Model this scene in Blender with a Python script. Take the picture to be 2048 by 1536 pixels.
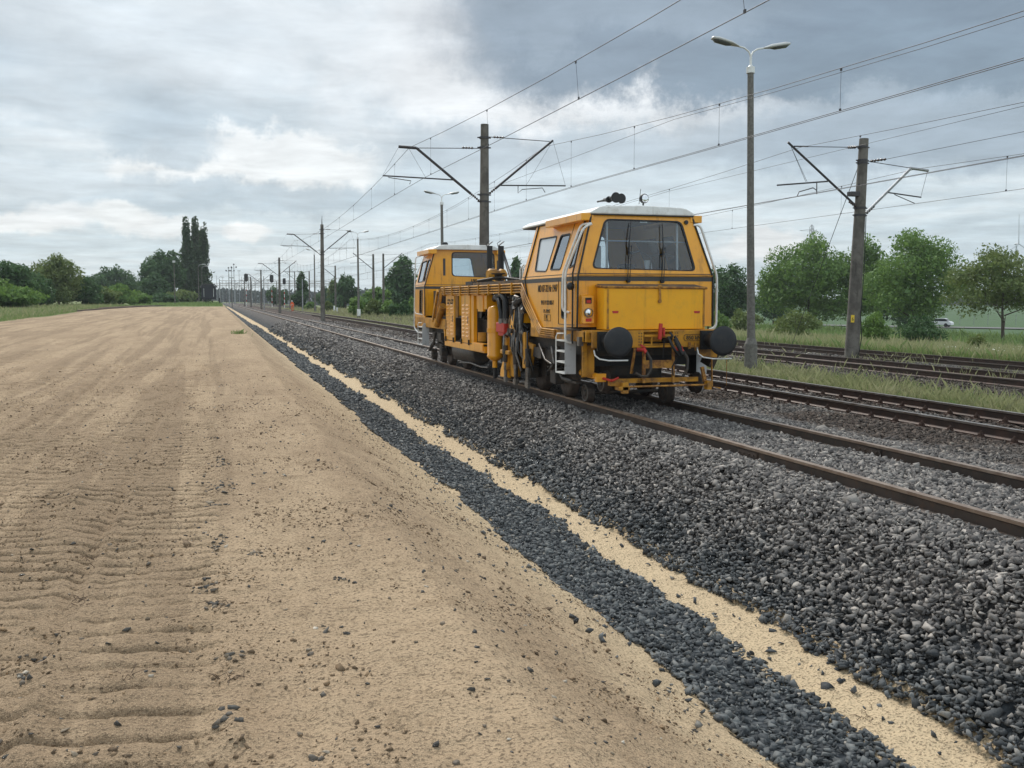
import bpy, bmesh, math, random
import numpy as np
from mathutils import Vector, Matrix, Euler

for o in list(bpy.data.objects): bpy.data.objects.remove(o)
SC = bpy.context.scene; COL = SC.collection
random.seed(7); RNG = np.random.default_rng(11)

# ------------------------------------------------------------------ camera
FPX = 2000.0; VPX, VPY = 432.0, 600.0; CAMP = np.array([0.0, 0.0, 1.70])
_a = np.array([(VPX-1024)/FPX, -(VPY-768)/FPX, -1.0]); _a /= np.linalg.norm(_a)
_p = math.atan2(768-VPY, FPX)
_u = np.array([0.0, math.cos(_p), math.sin(_p)]); _u -= _a*(_a@_u); _u /= np.linalg.norm(_u)
_r = np.cross(_a, _u)
cam_data = bpy.data.cameras.new('camera'); cam = bpy.data.objects.new('camera', cam_data); COL.objects.link(cam)
cam_data.sensor_width = 36.0; cam_data.lens = 36.0*FPX/2048.0
cam_data.clip_start = 0.1; cam_data.clip_end = 9000.0
cam.matrix_world = Matrix([list(_r)+[CAMP[0]], list(_a)+[CAMP[1]], list(_u)+[CAMP[2]], [0, 0, 0, 1]])
SC.camera = cam

# ------------------------------------------------------------------ light
SUN_EL, SUN_AZ = math.radians(46), math.radians(-6)      # azimuth: 0 = +Y, clockwise seen from above
sun_vec = Vector((math.sin(SUN_AZ)*math.cos(SUN_EL), math.cos(SUN_AZ)*math.cos(SUN_EL), math.sin(SUN_EL)))
sl = bpy.data.lights.new('sun', 'SUN'); sl.energy = 2.9; sl.angle = math.radians(14); sl.color = (1.0, 0.955, 0.89)
so = bpy.data.objects.new('sun', sl); COL.objects.link(so)
so.rotation_euler = sun_vec.to_track_quat('Z', 'Y').to_euler(); so.location = (0, 0, 50)
SC.view_settings.view_transform = 'Standard'; SC.view_settings.look = 'None'
SC.view_settings.exposure = 0.14; SC.view_settings.gamma = 1.0

def pdir(px, py):
    d = np.array([(px-1024)/FPX, -(py-768)/FPX, -1.0]); v = np.array([d@_r, d@_a, d@_u]); return v/np.linalg.norm(v)
def atX(px, py, X): d = pdir(px, py); return CAMP+d*(X/d[0])
def atY(px, py, Y): d = pdir(px, py); return CAMP+d*(Y/d[1])
def atD(px, py, D):
    d = pdir(px, py); f = d@np.array([_r[2], _a[2], _u[2]]); return CAMP+d*(D/-f)

class NT:
    def __init__(s, tree): s.t = tree; s.n = tree.nodes; s.l = tree.links
    def new(s, typ, **kw):
        n = s.n.new(typ)
        for k, v in kw.items():
            if k.startswith('i_'):
                key = k[2:]; key = int(key) if key.isdigit() else key.replace('_', ' ')
                s.set(n.inputs[key], v)
            else: setattr(n, k, v)
        return n
    def set(s, inp, v):
        if isinstance(v, bpy.types.NodeSocket): s.l.new(v, inp)
        elif isinstance(v, bpy.types.Node): s.l.new(v.outputs[0], inp)
        else: inp.default_value = v
    def math(s, op, a, b=0.0, c=None, clamp=False):
        n = s.n.new('ShaderNodeMath'); n.operation = op; n.use_clamp = clamp
        s.set(n.inputs[0], a); s.set(n.inputs[1], b)
        if c is not None: s.set(n.inputs[2], c)
        return n.outputs[0]
    def mix(s, f, a, b, blend='MIX'):
        n = s.n.new('ShaderNodeMix'); n.data_type = 'RGBA'; n.blend_type = blend
        s.set(n.inputs[0], f)
        for i, v in ((6, a), (7, b)):
            if isinstance(v, tuple) and len(v) == 3: v = v+(1,)
            s.set(n.inputs[i], v)
        return n.outputs[2]
    def smooth(s, v, a, b):
        n = s.n.new('ShaderNodeMapRange'); n.interpolation_type = 'SMOOTHSTEP'
        s.set(n.inputs[0], v); n.inputs[1].default_value = a; n.inputs[2].default_value = b; return n.outputs[0]
    def noise(s, vec, scale, detail=4, rough=0.55, dist=0.0):
        n = s.n.new('ShaderNodeTexNoise'); s.set(n.inputs['Vector'], vec)
        n.inputs['Scale'].default_value = scale; n.inputs['Detail'].default_value = detail
        n.inputs['Roughness'].default_value = rough; n.inputs['Distortion'].default_value = dist
        return n

# ------------------------------------------------------------------ sky
world = bpy.data.worlds.new('World'); SC.world = world; world.use_nodes = True
W = NT(world.node_tree); W.n.clear()
sky = W.new('ShaderNodeTexSky', sky_type='NISHITA', sun_disc=False)
sky.sun_elevation = SUN_EL; sky.sun_rotation = SUN_AZ; sky.air_density = 1.0; sky.dust_density = 1.2
tc = W.new('ShaderNodeTexCoord'); D = tc.outputs['Generated']
sep = W.new('ShaderNodeSeparateXYZ'); W.set(sep.inputs[0], D)
zz = W.math('ADD', W.math('MAXIMUM', sep.outputs[2], 0.0), 0.075)
comb = W.new('ShaderNodeCombineXYZ', i_0=W.math('DIVIDE', sep.outputs[0], zz), i_1=W.math('DIVIDE', sep.outputs[1], zz))
big = W.noise(comb, 0.42, 9, 0.56, 0.25)
mid = W.noise(comb, 1.35, 8, 0.6, 0.35)
wob = W.noise(D, 9.0, 10, 0.68)
wobv = W.new('ShaderNodeVectorMath', operation='SUBTRACT'); W.set(wobv.inputs[0], wob.outputs['Color']); wobv.inputs[1].default_value = (0.5, 0.5, 0.5)
def lobe(px, py, rx, ry, soft=0.9, wobble=0.22):
    """a soft cloud bank round one compass direction; rx, ry in radians"""
    c = pdir(px, py)
    wv = W.new('ShaderNodeVectorMath', operation='SCALE'); W.set(wv.inputs[0], wobv.outputs[0]); wv.inputs['Scale'].default_value = wobble
    ad = W.new('ShaderNodeVectorMath', operation='ADD'); W.set(ad.inputs[0], D); W.set(ad.inputs[1], wv.outputs[0])
    su = W.new('ShaderNodeVectorMath', operation='SUBTRACT'); W.set(su.inputs[0], ad.outputs[0]); su.inputs[1].default_value = tuple(c)
    mu = W.new('ShaderNodeVectorMath', operation='MULTIPLY'); W.set(mu.inputs[0], su.outputs[0]); mu.inputs[1].default_value = (1/rx, 1/rx, 1/ry)
    ln = W.new('ShaderNodeVectorMath', operation='LENGTH'); W.set(ln.inputs[0], mu.outputs[0])
    return W.smooth(ln.outputs['Value'], 1.0+soft*0.5, 1.0-soft*0.5)
n1 = W.math('MULTIPLY_ADD', mid.outputs[0], 0.45, W.math('MULTIPLY', big.outputs[0], 0.65))
cr = W.new('ShaderNodeValToRGB', i_0=n1)
el = cr.color_ramp.elements
el[0].position = 0.41; el[0].color = (0.36, 0.44, 0.51, 1)
el[1].position = 0.66; el[1].color = (0.76, 0.80, 0.82, 1)
e = cr.color_ramp.elements.new(0.50); e.color = (0.49, 0.575, 0.635, 1)
e = cr.color_ramp.elements.new(0.58); e.color = (0.61, 0.68, 0.72, 1)
skycol = W.new('ShaderNodeVectorMath', operation='SCALE'); W.set(skycol.inputs[0], sky.outputs[0]); skycol.inputs['Scale'].default_value = 0.75
gap = W.math('MULTIPLY', W.smooth(mid.outputs[0], 0.56, 0.40), 0.0)
HZ = W.smooth(sep.outputs[2], 0.16, 0.0)
col = cr.outputs[0]
# deck of paler haze low over the land
col = W.mix(W.math('MULTIPLY', HZ, 0.62), col, (0.56, 0.68, 0.745))
for (px, py, rx, ry, c, amt, so_, wb) in [
    (150, 150, 0.34, 0.050, (0.44, 0.52, 0.58), 0.55, 1.3, 0.2),
    (620, 60, 0.24, 0.060, (0.70, 0.75, 0.78), 0.6, 1.3, 0.2),
    (1060, 150, 0.17, 0.085, (0.84, 0.86, 0.87), 0.9, 0.8, 0.17),
    (1330, 205, 0.16, 0.045, (0.78, 0.80, 0.81), 0.8, 1.0, 0.12),
    (1480, 300, 0.34, 0.030, (0.47, 0.55, 0.61), 0.55, 1.1, 0.12),
    (1090, 300, 0.14, 0.024, (0.42, 0.50, 0.565), 0.7, 1.0, 0.12),
    (1950, 255, 0.24, 0.036, (0.31, 0.38, 0.45), 0.8, 0.8, 0.12),
    (1560, 60, 0.30, 0.062, (0.19, 0.25, 0.315), 0.95, 0.5, 0.17),
    (1250, 10, 0.15, 0.040, (0.28, 0.345, 0.41), 0.9, 0.5, 0.15),
    (1800, 130, 0.20, 0.030, (0.21, 0.275, 0.34), 0.9, 0.7, 0.12),
    (1000, 390, 0.30, 0.026, (0.60, 0.69, 0.745), 0.6, 1.0, 0.1),
    (560, 330, 0.105, 0.030, (0.84, 0.86, 0.86), 0.9, 0.5, 0.13),
    (360, 345, 0.06, 0.022, (0.88, 0.90, 0.90), 0.9, 0.35, 0.11),
    (335, 290, 0.045, 0.020, (0.46, 0.545, 0.61), 0.85, 0.6, 0.10),
    (480, 388, 0.19, 0.015, (0.41, 0.50, 0.57), 0.85, 0.8, 0.08),
    (60, 360, 0.09, 0.018, (0.66, 0.72, 0.76), 0.6, 0.9, 0.09),
    (90, 420, 0.08, 0.012, (0.50, 0.585, 0.65), 0.7, 0.9, 0.08),
    (30, 448, 0.05, 0.010, (0.84, 0.85, 0.85), 0.8, 0.7, 0.06),
    (120, 430, 0.025, 0.012, (0.82, 0.84, 0.85), 0.8, 0.7, 0.06),
    (235, 432, 0.030, 0.012, (0.84, 0.86, 0.86), 0.85, 0.6, 0.06),
    (310, 450, 0.034, 0.011, (0.82, 0.84, 0.85), 0.8, 0.6, 0.06),
    (485, 457, 0.022, 0.008, (0.86, 0.87, 0.87), 0.85, 0.6, 0.05),
    (640, 500, 0.10, 0.010, (0.74, 0.80, 0.83), 0.6, 0.9, 0.08),
    (1530, 500, 0.050, 0.014, (0.82, 0.82, 0.82), 0.75, 0.8, 0.08)]:
    col = W.mix(W.math('MULTIPLY', lobe(px, py, rx, ry, so_, wb), amt), col, c)
# fine cloud relief
rel = W.noise(comb, 2.3, 10, 0.62, 0.3)
relm = W.math('MULTIPLY_ADD', rel.outputs[0], 0.90, 0.55)
colv = W.new('ShaderNodeVectorMath', operation='SCALE'); W.set(colv.inputs[0], col); W.set(colv.inputs['Scale'], W.math('MULTIPLY', relm, W.math('MULTIPLY_ADD', W.smooth(sep.outputs[1], -0.05, -0.7), 0.40, 1.0)))  # unseen sky behind the camera is brightened to add light on the machine front
bg_c = W.new('ShaderNodeBackground', i_0=colv.outputs[0], i_1=1.09)
bg_s = W.new('ShaderNodeBackground', i_0=sky.outputs[0], i_1=0.08)
mx = W.new('ShaderNodeMixShader', i_0=0.86, i_1=bg_s.outputs[0], i_2=bg_c.outputs[0])
wo = W.new('ShaderNodeOutputWorld', i_0=mx.outputs[0])

# ------------------------------------------------------------------ materials
def material(name, base=(0.5, 0.5, 0.5), rough=0.6, metal=0.0, var=None, vscale=3.0, bump=0.0, bscale=40.0, coat=0.0, spec=0.5, obj=True, island=0.0, dirt=None, streak=None):
    """principled surface; var = second colour mixed in by noise, dirt = (colour, scale, amount)"""
    m = bpy.data.materials.new(name); m.use_nodes = True
    N = NT(m.node_tree); b = N.n['Principled BSDF']
    b.inputs['Roughness'].default_value = rough; b.inputs['Metallic'].default_value = metal
    b.inputs['Coat Weight'].default_value = coat; b.inputs['Coat Roughness'].default_value = 0.16
    b.inputs['Specular IOR Level'].default_value = spec
    t = N.new('ShaderNodeTexCoord'); v = t.outputs['Object']
    c = tuple(base)+(1,)
    if var is not None:
        n = N.noise(v, vscale, 6, 0.6); c = N.mix(N.smooth(n.outputs[0], 0.38, 0.64), base, var)
    if dirt is not None:
        n2 = N.noise(v, dirt[1], 8, 0.7, 0.4); c = N.mix(N.math('MULTIPLY', N.smooth(n2.outputs[0], 0.50, 0.68), dirt[2]), c, dirt[0])
    if streak is not None:
        mp = N.new('ShaderNodeMapping', i_0=v); mp.inputs['Scale'].default_value = (9.0, 9.0, 0.7)
        n4 = N.noise(mp, 1.0, 7, 0.7); n5 = N.noise(v, 1.7, 4, 0.6)
        c = N.mix(N.math('MULTIPLY', N.math('MULTIPLY', N.smooth(n4.outputs[0], 0.50, 0.72), N.smooth(n5.outputs[0], 0.35, 0.62)), streak[1]), c, streak[0])
    if island:
        g = N.new('ShaderNodeNewGeometry')
        f = N.math('MULTIPLY_ADD', g.outputs['Random Per Island'], island*2, 1-island)
        sc = N.new('ShaderNodeVectorMath', operation='SCALE'); N.set(sc.inputs[0], c); N.set(sc.inputs['Scale'], f); c = sc.outputs[0]
    N.set(b.inputs['Base Color'], c)
    if bump:
        n3 = N.noise(v, bscale, 5, 0.6); bm_ = N.new('ShaderNodeBump', i_Strength=bump, i_Height=n3.outputs[0]); bm_.inputs['Distance'].default_value = 0.02
        N.set(b.inputs['Normal'], bm_.outputs[0])
    return m

M = {}
RUST = (0.11, 0.045, 0.018)
M['orange'] = material('orange_paint', (0.86, 0.375, 0.004), 0.36, var=(0.80, 0.335, 0.005), vscale=1.3, coat=0.45, dirt=((0.45, 0.18, 0.02), 4.0, 0.25), streak=((0.16, 0.07, 0.02), 0.75), bump=0.05, bscale=6)
M['hood'] = material('worn_yellow_paint', (0.88, 0.42, 0.006), 0.5, var=(0.84, 0.38, 0.008), vscale=2.2, dirt=((0.60, 0.30, 0.03), 7.0, 0.25), streak=((0.30, 0.13, 0.02), 0.6), bump=0.06, bscale=9)
M['ochre'] = material('grimy_yellow_paint', (0.58, 0.265, 0.010), 0.55, var=(0.34, 0.15, 0.016), vscale=2.5, dirt=((0.10, 0.05, 0.02), 5.0, 0.8), bump=0.15, bscale=14)
M['rusty'] = material('rusty_yellow_paint', (0.50, 0.24, 0.04), 0.75, var=(0.20, 0.085, 0.03), vscale=9, dirt=(RUST, 14.0, 0.9), bump=0.3, bscale=30)
M['white'] = material('white_paint', (0.84, 0.85, 0.84), 0.45, var=(0.66, 0.66, 0.63), vscale=2, dirt=((0.42, 0.38, 0.32), 6.0, 0.35), streak=((0.30, 0.26, 0.2), 0.4))
M['greyplate'] = material('pale_grey_plate', (0.50, 0.51, 0.52), 0.5, dirt=((0.25, 0.23, 0.2), 8.0, 0.5))
M['band'] = material('dark_band', (0.05, 0.05, 0.048), 0.5)
M['black'] = material('black_rubber', (0.012, 0.012, 0.013), 0.55)
M['disc'] = material('buffer_black', (0.010, 0.012, 0.016), 0.55, var=(0.018, 0.018, 0.020), vscale=5, dirt=((0.04, 0.036, 0.032), 9.0, 0.35))
M['grime'] = material('greasy_machinery', (0.030, 0.028, 0.027), 0.6, var=(0.055, 0.040, 0.028), vscale=8, bump=0.5, bscale=25)
M['steel'] = material('worn_steel', (0.22, 0.21, 0.20), 0.45, metal=0.6, var=(0.12, 0.10, 0.085), vscale=9)
M['wheel'] = material('rusty_wheel_steel', (0.075, 0.055, 0.045), 0.65, metal=0.3, var=(0.035, 0.028, 0.024), vscale=9)
M['redp'] = material('red_paint', (0.50, 0.03, 0.02), 0.5, dirt=((0.12, 0.03, 0.02), 10.0, 0.6))
M['chrome'] = material('lamp_reflector', (0.75, 0.76, 0.78), 0.12, metal=1.0)
M['interior'] = material('cab_interior', (0.075, 0.08, 0.088), 0.7)
M['seatc'] = material('cab_seat', (0.60, 0.61, 0.62), 0.7)
M['deck'] = material('oily_deck', (0.10, 0.075, 0.055), 0.8, var=(0.20, 0.12, 0.06), vscale=4, bump=0.4, bscale=20)
M['text'] = material('black_lettering', (0.045, 0.035, 0.02), 0.7)
def glass_mat(name, tint, mixf):
    m = bpy.data.materials.new(name); m.use_nodes = True; N = NT(m.node_tree); N.n.clear()
    tr = N.new('ShaderNodeBsdfTransparent', i_0=tint+(1,)); gl = N.new('ShaderNodeBsdfGlossy', i_0=(0.9, 0.93, 0.96, 1), i_1=0.02)
    fr = N.new('ShaderNodeFresnel', i_0=1.5); ff = N.math('ADD', fr.outputs[0], mixf, clamp=True)
    mx_ = N.new('ShaderNodeMixShader', i_0=ff, i_1=tr.outputs[0], i_2=gl.outputs[0])
    N.new('ShaderNodeOutputMaterial', i_0=mx_.outputs[0]); return m
M['glass'] = glass_mat('window_glass', (0.84, 0.88, 0.90), 0.0)
M['sideglass'] = glass_mat('side_window_glass', (0.62, 0.66, 0.68), 0.26)
M['milk'] = material('milky_glass', (0.52, 0.55, 0.57), 0.12, coat=0.6)  # opaque pale grey pane colour

M['rail'] = material('rail_steel', (0.080, 0.056, 0.043), 0.6, metal=0.15, var=(0.050, 0.038, 0.031), vscale=3, dirt=((0.13, 0.07, 0.04), 12.0, 0.5))
M['railhead'] = material('polished_rail_head', (0.32, 0.28, 0.25), 0.32, metal=0.7, var=(0.20, 0.15, 0.12), vscale=4)
M['railhead_rust'] = material('rusty_rail_head', (0.20, 0.135, 0.095), 0.42, metal=0.4, var=(0.28, 0.21, 0.16), vscale=6)
M['raildark'] = material('dark_oily_rail', (0.055, 0.036, 0.030), 0.55, metal=0.2, var=(0.085, 0.05, 0.038), vscale=5)
M['concrete'] = material('weathered_concrete', (0.17, 0.155, 0.135), 0.85, var=(0.10, 0.09, 0.078), vscale=2.0, bump=0.5, bscale=30, dirt=((0.06, 0.055, 0.045), 5.0, 0.6), streak=((0.045, 0.040, 0.034), 0.9))
M['concrete_pale'] = material('pebbly_lamp_concrete', (0.20, 0.19, 0.17), 0.85, var=(0.14, 0.13, 0.115), vscale=14, bump=0.6, bscale=50, dirt=((0.09, 0.085, 0.075), 40.0, 0.5))
M['armsteel'] = material('dark_bracket_steel', (0.060, 0.058, 0.062), 0.55, metal=0.4, dirt=((0.10, 0.06, 0.04), 9.0, 0.5))
M['galv'] = material('galvanised_steel', (0.36, 0.37, 0.38), 0.45, metal=0.5, var=(0.25, 0.25, 0.26), vscale=6)
M['wire'] = material('copper_wire_dark', (0.045, 0.045, 0.050), 0.5, metal=0.3)
M['insul'] = material('brown_insulator', (0.045, 0.026, 0.020), 0.25, coat=0.5)
M['lampglass'] = material('lamp_bowl', (0.10, 0.11, 0.11), 0.2, coat=0.4)
M['lampshell'] = material('lamp_housing', (0.55, 0.56, 0.55), 0.4, dirt=((0.25, 0.25, 0.22), 6.0, 0.5))
M['bark'] = material('bark', (0.075, 0.058, 0.042), 0.9, bump=0.6, bscale=14)
M['sleeper'] = material('old_sleeper', (0.10, 0.085, 0.07), 0.9, bump=0.5, bscale=20)

def foliage_mat(name, c1, c2, c3, isl=0.55):
    m = bpy.data.materials.new(name); m.use_nodes = True; N = NT(m.node_tree); N.n.clear()
    g = N.new('ShaderNodeNewGeometry'); t = N.new('ShaderNodeTexCoord')
    n = N.noise(t.outputs['Object'], 0.55, 3, 0.5)
    c = N.mix(N.smooth(n.outputs[0], 0.35, 0.65), c1, c2)
    c = N.mix(N.math('MULTIPLY', g.outputs['Random Per Island'], isl), c, c3)
    d = N.new('ShaderNodeBsdfDiffuse', i_0=c); tr = N.new('ShaderNodeBsdfTranslucent', i_0=c)
    gl = N.new('ShaderNodeBsdfGlossy', i_0=(0.5, 0.55, 0.5, 1), i_1=0.5)
    s = N.new('ShaderNodeMixShader', i_0=0.35, i_1=d.outputs[0], i_2=tr.outputs[0])
    s2 = N.new('ShaderNodeMixShader', i_0=0.06, i_1=s.outputs[0], i_2=gl.outputs[0])
    N.new('ShaderNodeOutputMaterial', i_0=s2.outputs[0]); return m
M['leaf_mid'] = foliage_mat('mid_green_leaves', (0.125, 0.22, 0.043), (0.08, 0.165, 0.038), (0.23, 0.34, 0.080))
M['leaf_dark'] = foliage_mat('dark_green_leaves', (0.042, 0.098, 0.034), (0.056, 0.12, 0.038), (0.10, 0.17, 0.055))
M['leaf_olive'] = foliage_mat('olive_leaves', (0.13, 0.18, 0.045), (0.09, 0.145, 0.04), (0.24, 0.27, 0.09))
M['leaf_poplar'] = foliage_mat('poplar_leaves', (0.036, 0.070, 0.026), (0.052, 0.092, 0.036), (0.10, 0.14, 0.06))
M['leaf_far'] = foliage_mat('distant_forest_leaves', (0.020, 0.040, 0.026), (0.028, 0.052, 0.032), (0.035, 0.06, 0.035))
M['grassblade'] = foliage_mat('grass_blades', (0.27, 0.29, 0.125), (0.33, 0.325, 0.17), (0.44, 0.42, 0.27), 0.32)
M['grassgreen'] = foliage_mat('fresh_grass_blades', (0.14, 0.23, 0.065), (0.19, 0.27, 0.085), (0.28, 0.32, 0.14), 0.3)
M['white_flower'] = material('white_blossom', (0.72, 0.72, 0.64), 0.8)

# ------------------------------------------------------------------ noise and terrain
def _hash(i, j, s):
    h = (i*374761393 + j*668265263 + s*1442695041) & 0xFFFFFFFF
    h = ((h ^ (h >> 13))*1274126177) & 0xFFFFFFFF
    return ((h ^ (h >> 16)) & 0xFFFF)/65535.0
def vnoise(x, y, s=0):
    x = np.asarray(x, float); y = np.asarray(y, float)
    i = np.floor(x).astype(np.int64); j = np.floor(y).astype(np.int64); fx = x-i; fy = y-j
    fx = fx*fx*(3-2*fx); fy = fy*fy*(3-2*fy)
    return (_hash(i, j, s)*(1-fx)+_hash(i+1, j, s)*fx)*(1-fy)+(_hash(i, j+1, s)*(1-fx)+_hash(i+1, j+1, s)*fx)*fy
def fbm(x, y, s=0, o=4):
    v = 0; a = 0.5; t = 0
    for k in range(o): v = v+a*vnoise(x*2**k, y*2**k, s+k*17); t += a; a *= 0.5
    return v/t
def sst(a, b, v): t = np.clip((np.asarray(v, float)-a)/(b-a), 0, 1); return t*t*(3-2*t)
def bank_z(Y): return 0.05+0.40*sst(18, 58, Y)+0.30*sst(60, 160, Y)+0.25*sst(160, 250, Y)
X1, G = 5.92, 1.507                     # near track: left rail and gauge between rail centres
def dx2(Y): return 0.95*sst(14, 90, Y)   # the second track drifts away slightly
def base_z(X, Y):
    X = np.asarray(X, float); Y = np.asarray(Y, float); b = bank_z(Y)
    # right of the bank: ditch, ballast, tracks, cess, meadow falling away to the road
    kx = [3.04, 3.5, 3.94, 4.31, 4.75, 5.15, 5.5, 5.8, 8.1, 8.7, 9.6, 12.4, 13.0, 14.6, 16.0, 16.5, 24.2, 25.5, 32, 45, 62, 90, 3000]
    kz = [-.93, -.97, -.99, -.95, -.66, -.37, -.19, -.135, -.14, -.22, -.20, -.21, -.34, -.38, -.24, -.19, -.24, -.55, -.95, -1.6, -2.4, -3.2, -3.2]
    r = np.interp(X, kx, kz)
    t = np.clip((X-1.15)/(3.04-1.15), 0, 1); t = np.where(t < 0.06, t*t/0.12, t-0.03)/0.97
    z = np.where(X < 3.04, b+(-0.93-b)*t, r)
    return np.where(X < 1.15, b, z)
def hit(px, py):
    d = pdir(px, py); ts = np.concatenate([np.linspace(2, 60, 2000), np.linspace(60, 900, 6000)])
    P = CAMP+d*ts[:, None]; f = P[:, 2]-base_z(P[:, 0], P[:, 1]); k = np.argmax(f < 0)
    return P[k]
def ground(X, Y): return float(base_z(X, Y))

# ------------------------------------------------------------------ object helpers
def tag(o, label=None, cat=None, group=None, kind=None):
    if label: o['label'] = label
    if cat: o['category'] = cat
    if group: o['group'] = group
    if kind: o['kind'] = kind
    return o
def thing(name, loc, label, cat, group=None, rotz=0.0):
    o = bpy.data.objects.new(name, None); COL.objects.link(o); o.location = loc; o.rotation_euler = (0, 0, rotz)
    o.empty_display_size = 0.3
    return tag(o, label, cat, group)
def copy_tree(o, parent=None):
    c = o.copy(); COL.objects.link(c)
    if parent: c.parent = parent
    for ch in list(o.children): copy_tree(ch, c)
    return c
def mesh_np(name, V, Fa, mat, loc=(0, 0, 0), parent=None, smooth=False, attr=None):
    """V (n,3) array, Fa (m,k) array of equal-size faces"""
    V = np.asarray(V, np.float32); Fa = np.asarray(Fa, np.int32); k = Fa.shape[1]
    me = bpy.data.meshes.new(name); me.vertices.add(len(V)); me.vertices.foreach_set('co', V.ravel())
    me.loops.add(Fa.size); me.loops.foreach_set('vertex_index', Fa.ravel())
    me.polygons.add(len(Fa)); me.polygons.foreach_set('loop_start', np.arange(0, Fa.size, k, dtype=np.int32))
    me.polygons.foreach_set('loop_total', np.full(len(Fa), k, np.int32))
    if smooth: me.polygons.foreach_set('use_smooth', np.ones(len(Fa), bool))
    if attr is not None:
        a = me.attributes.new('rnd', 'FLOAT', 'POINT'); a.data.foreach_set('value', np.asarray(attr, np.float32))
    me.update(calc_edges=True); me.materials.append(mat)
    o = bpy.data.objects.new(name, me); COL.objects.link(o); o.location = loc
    if parent: o.parent = parent
    return o

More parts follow.
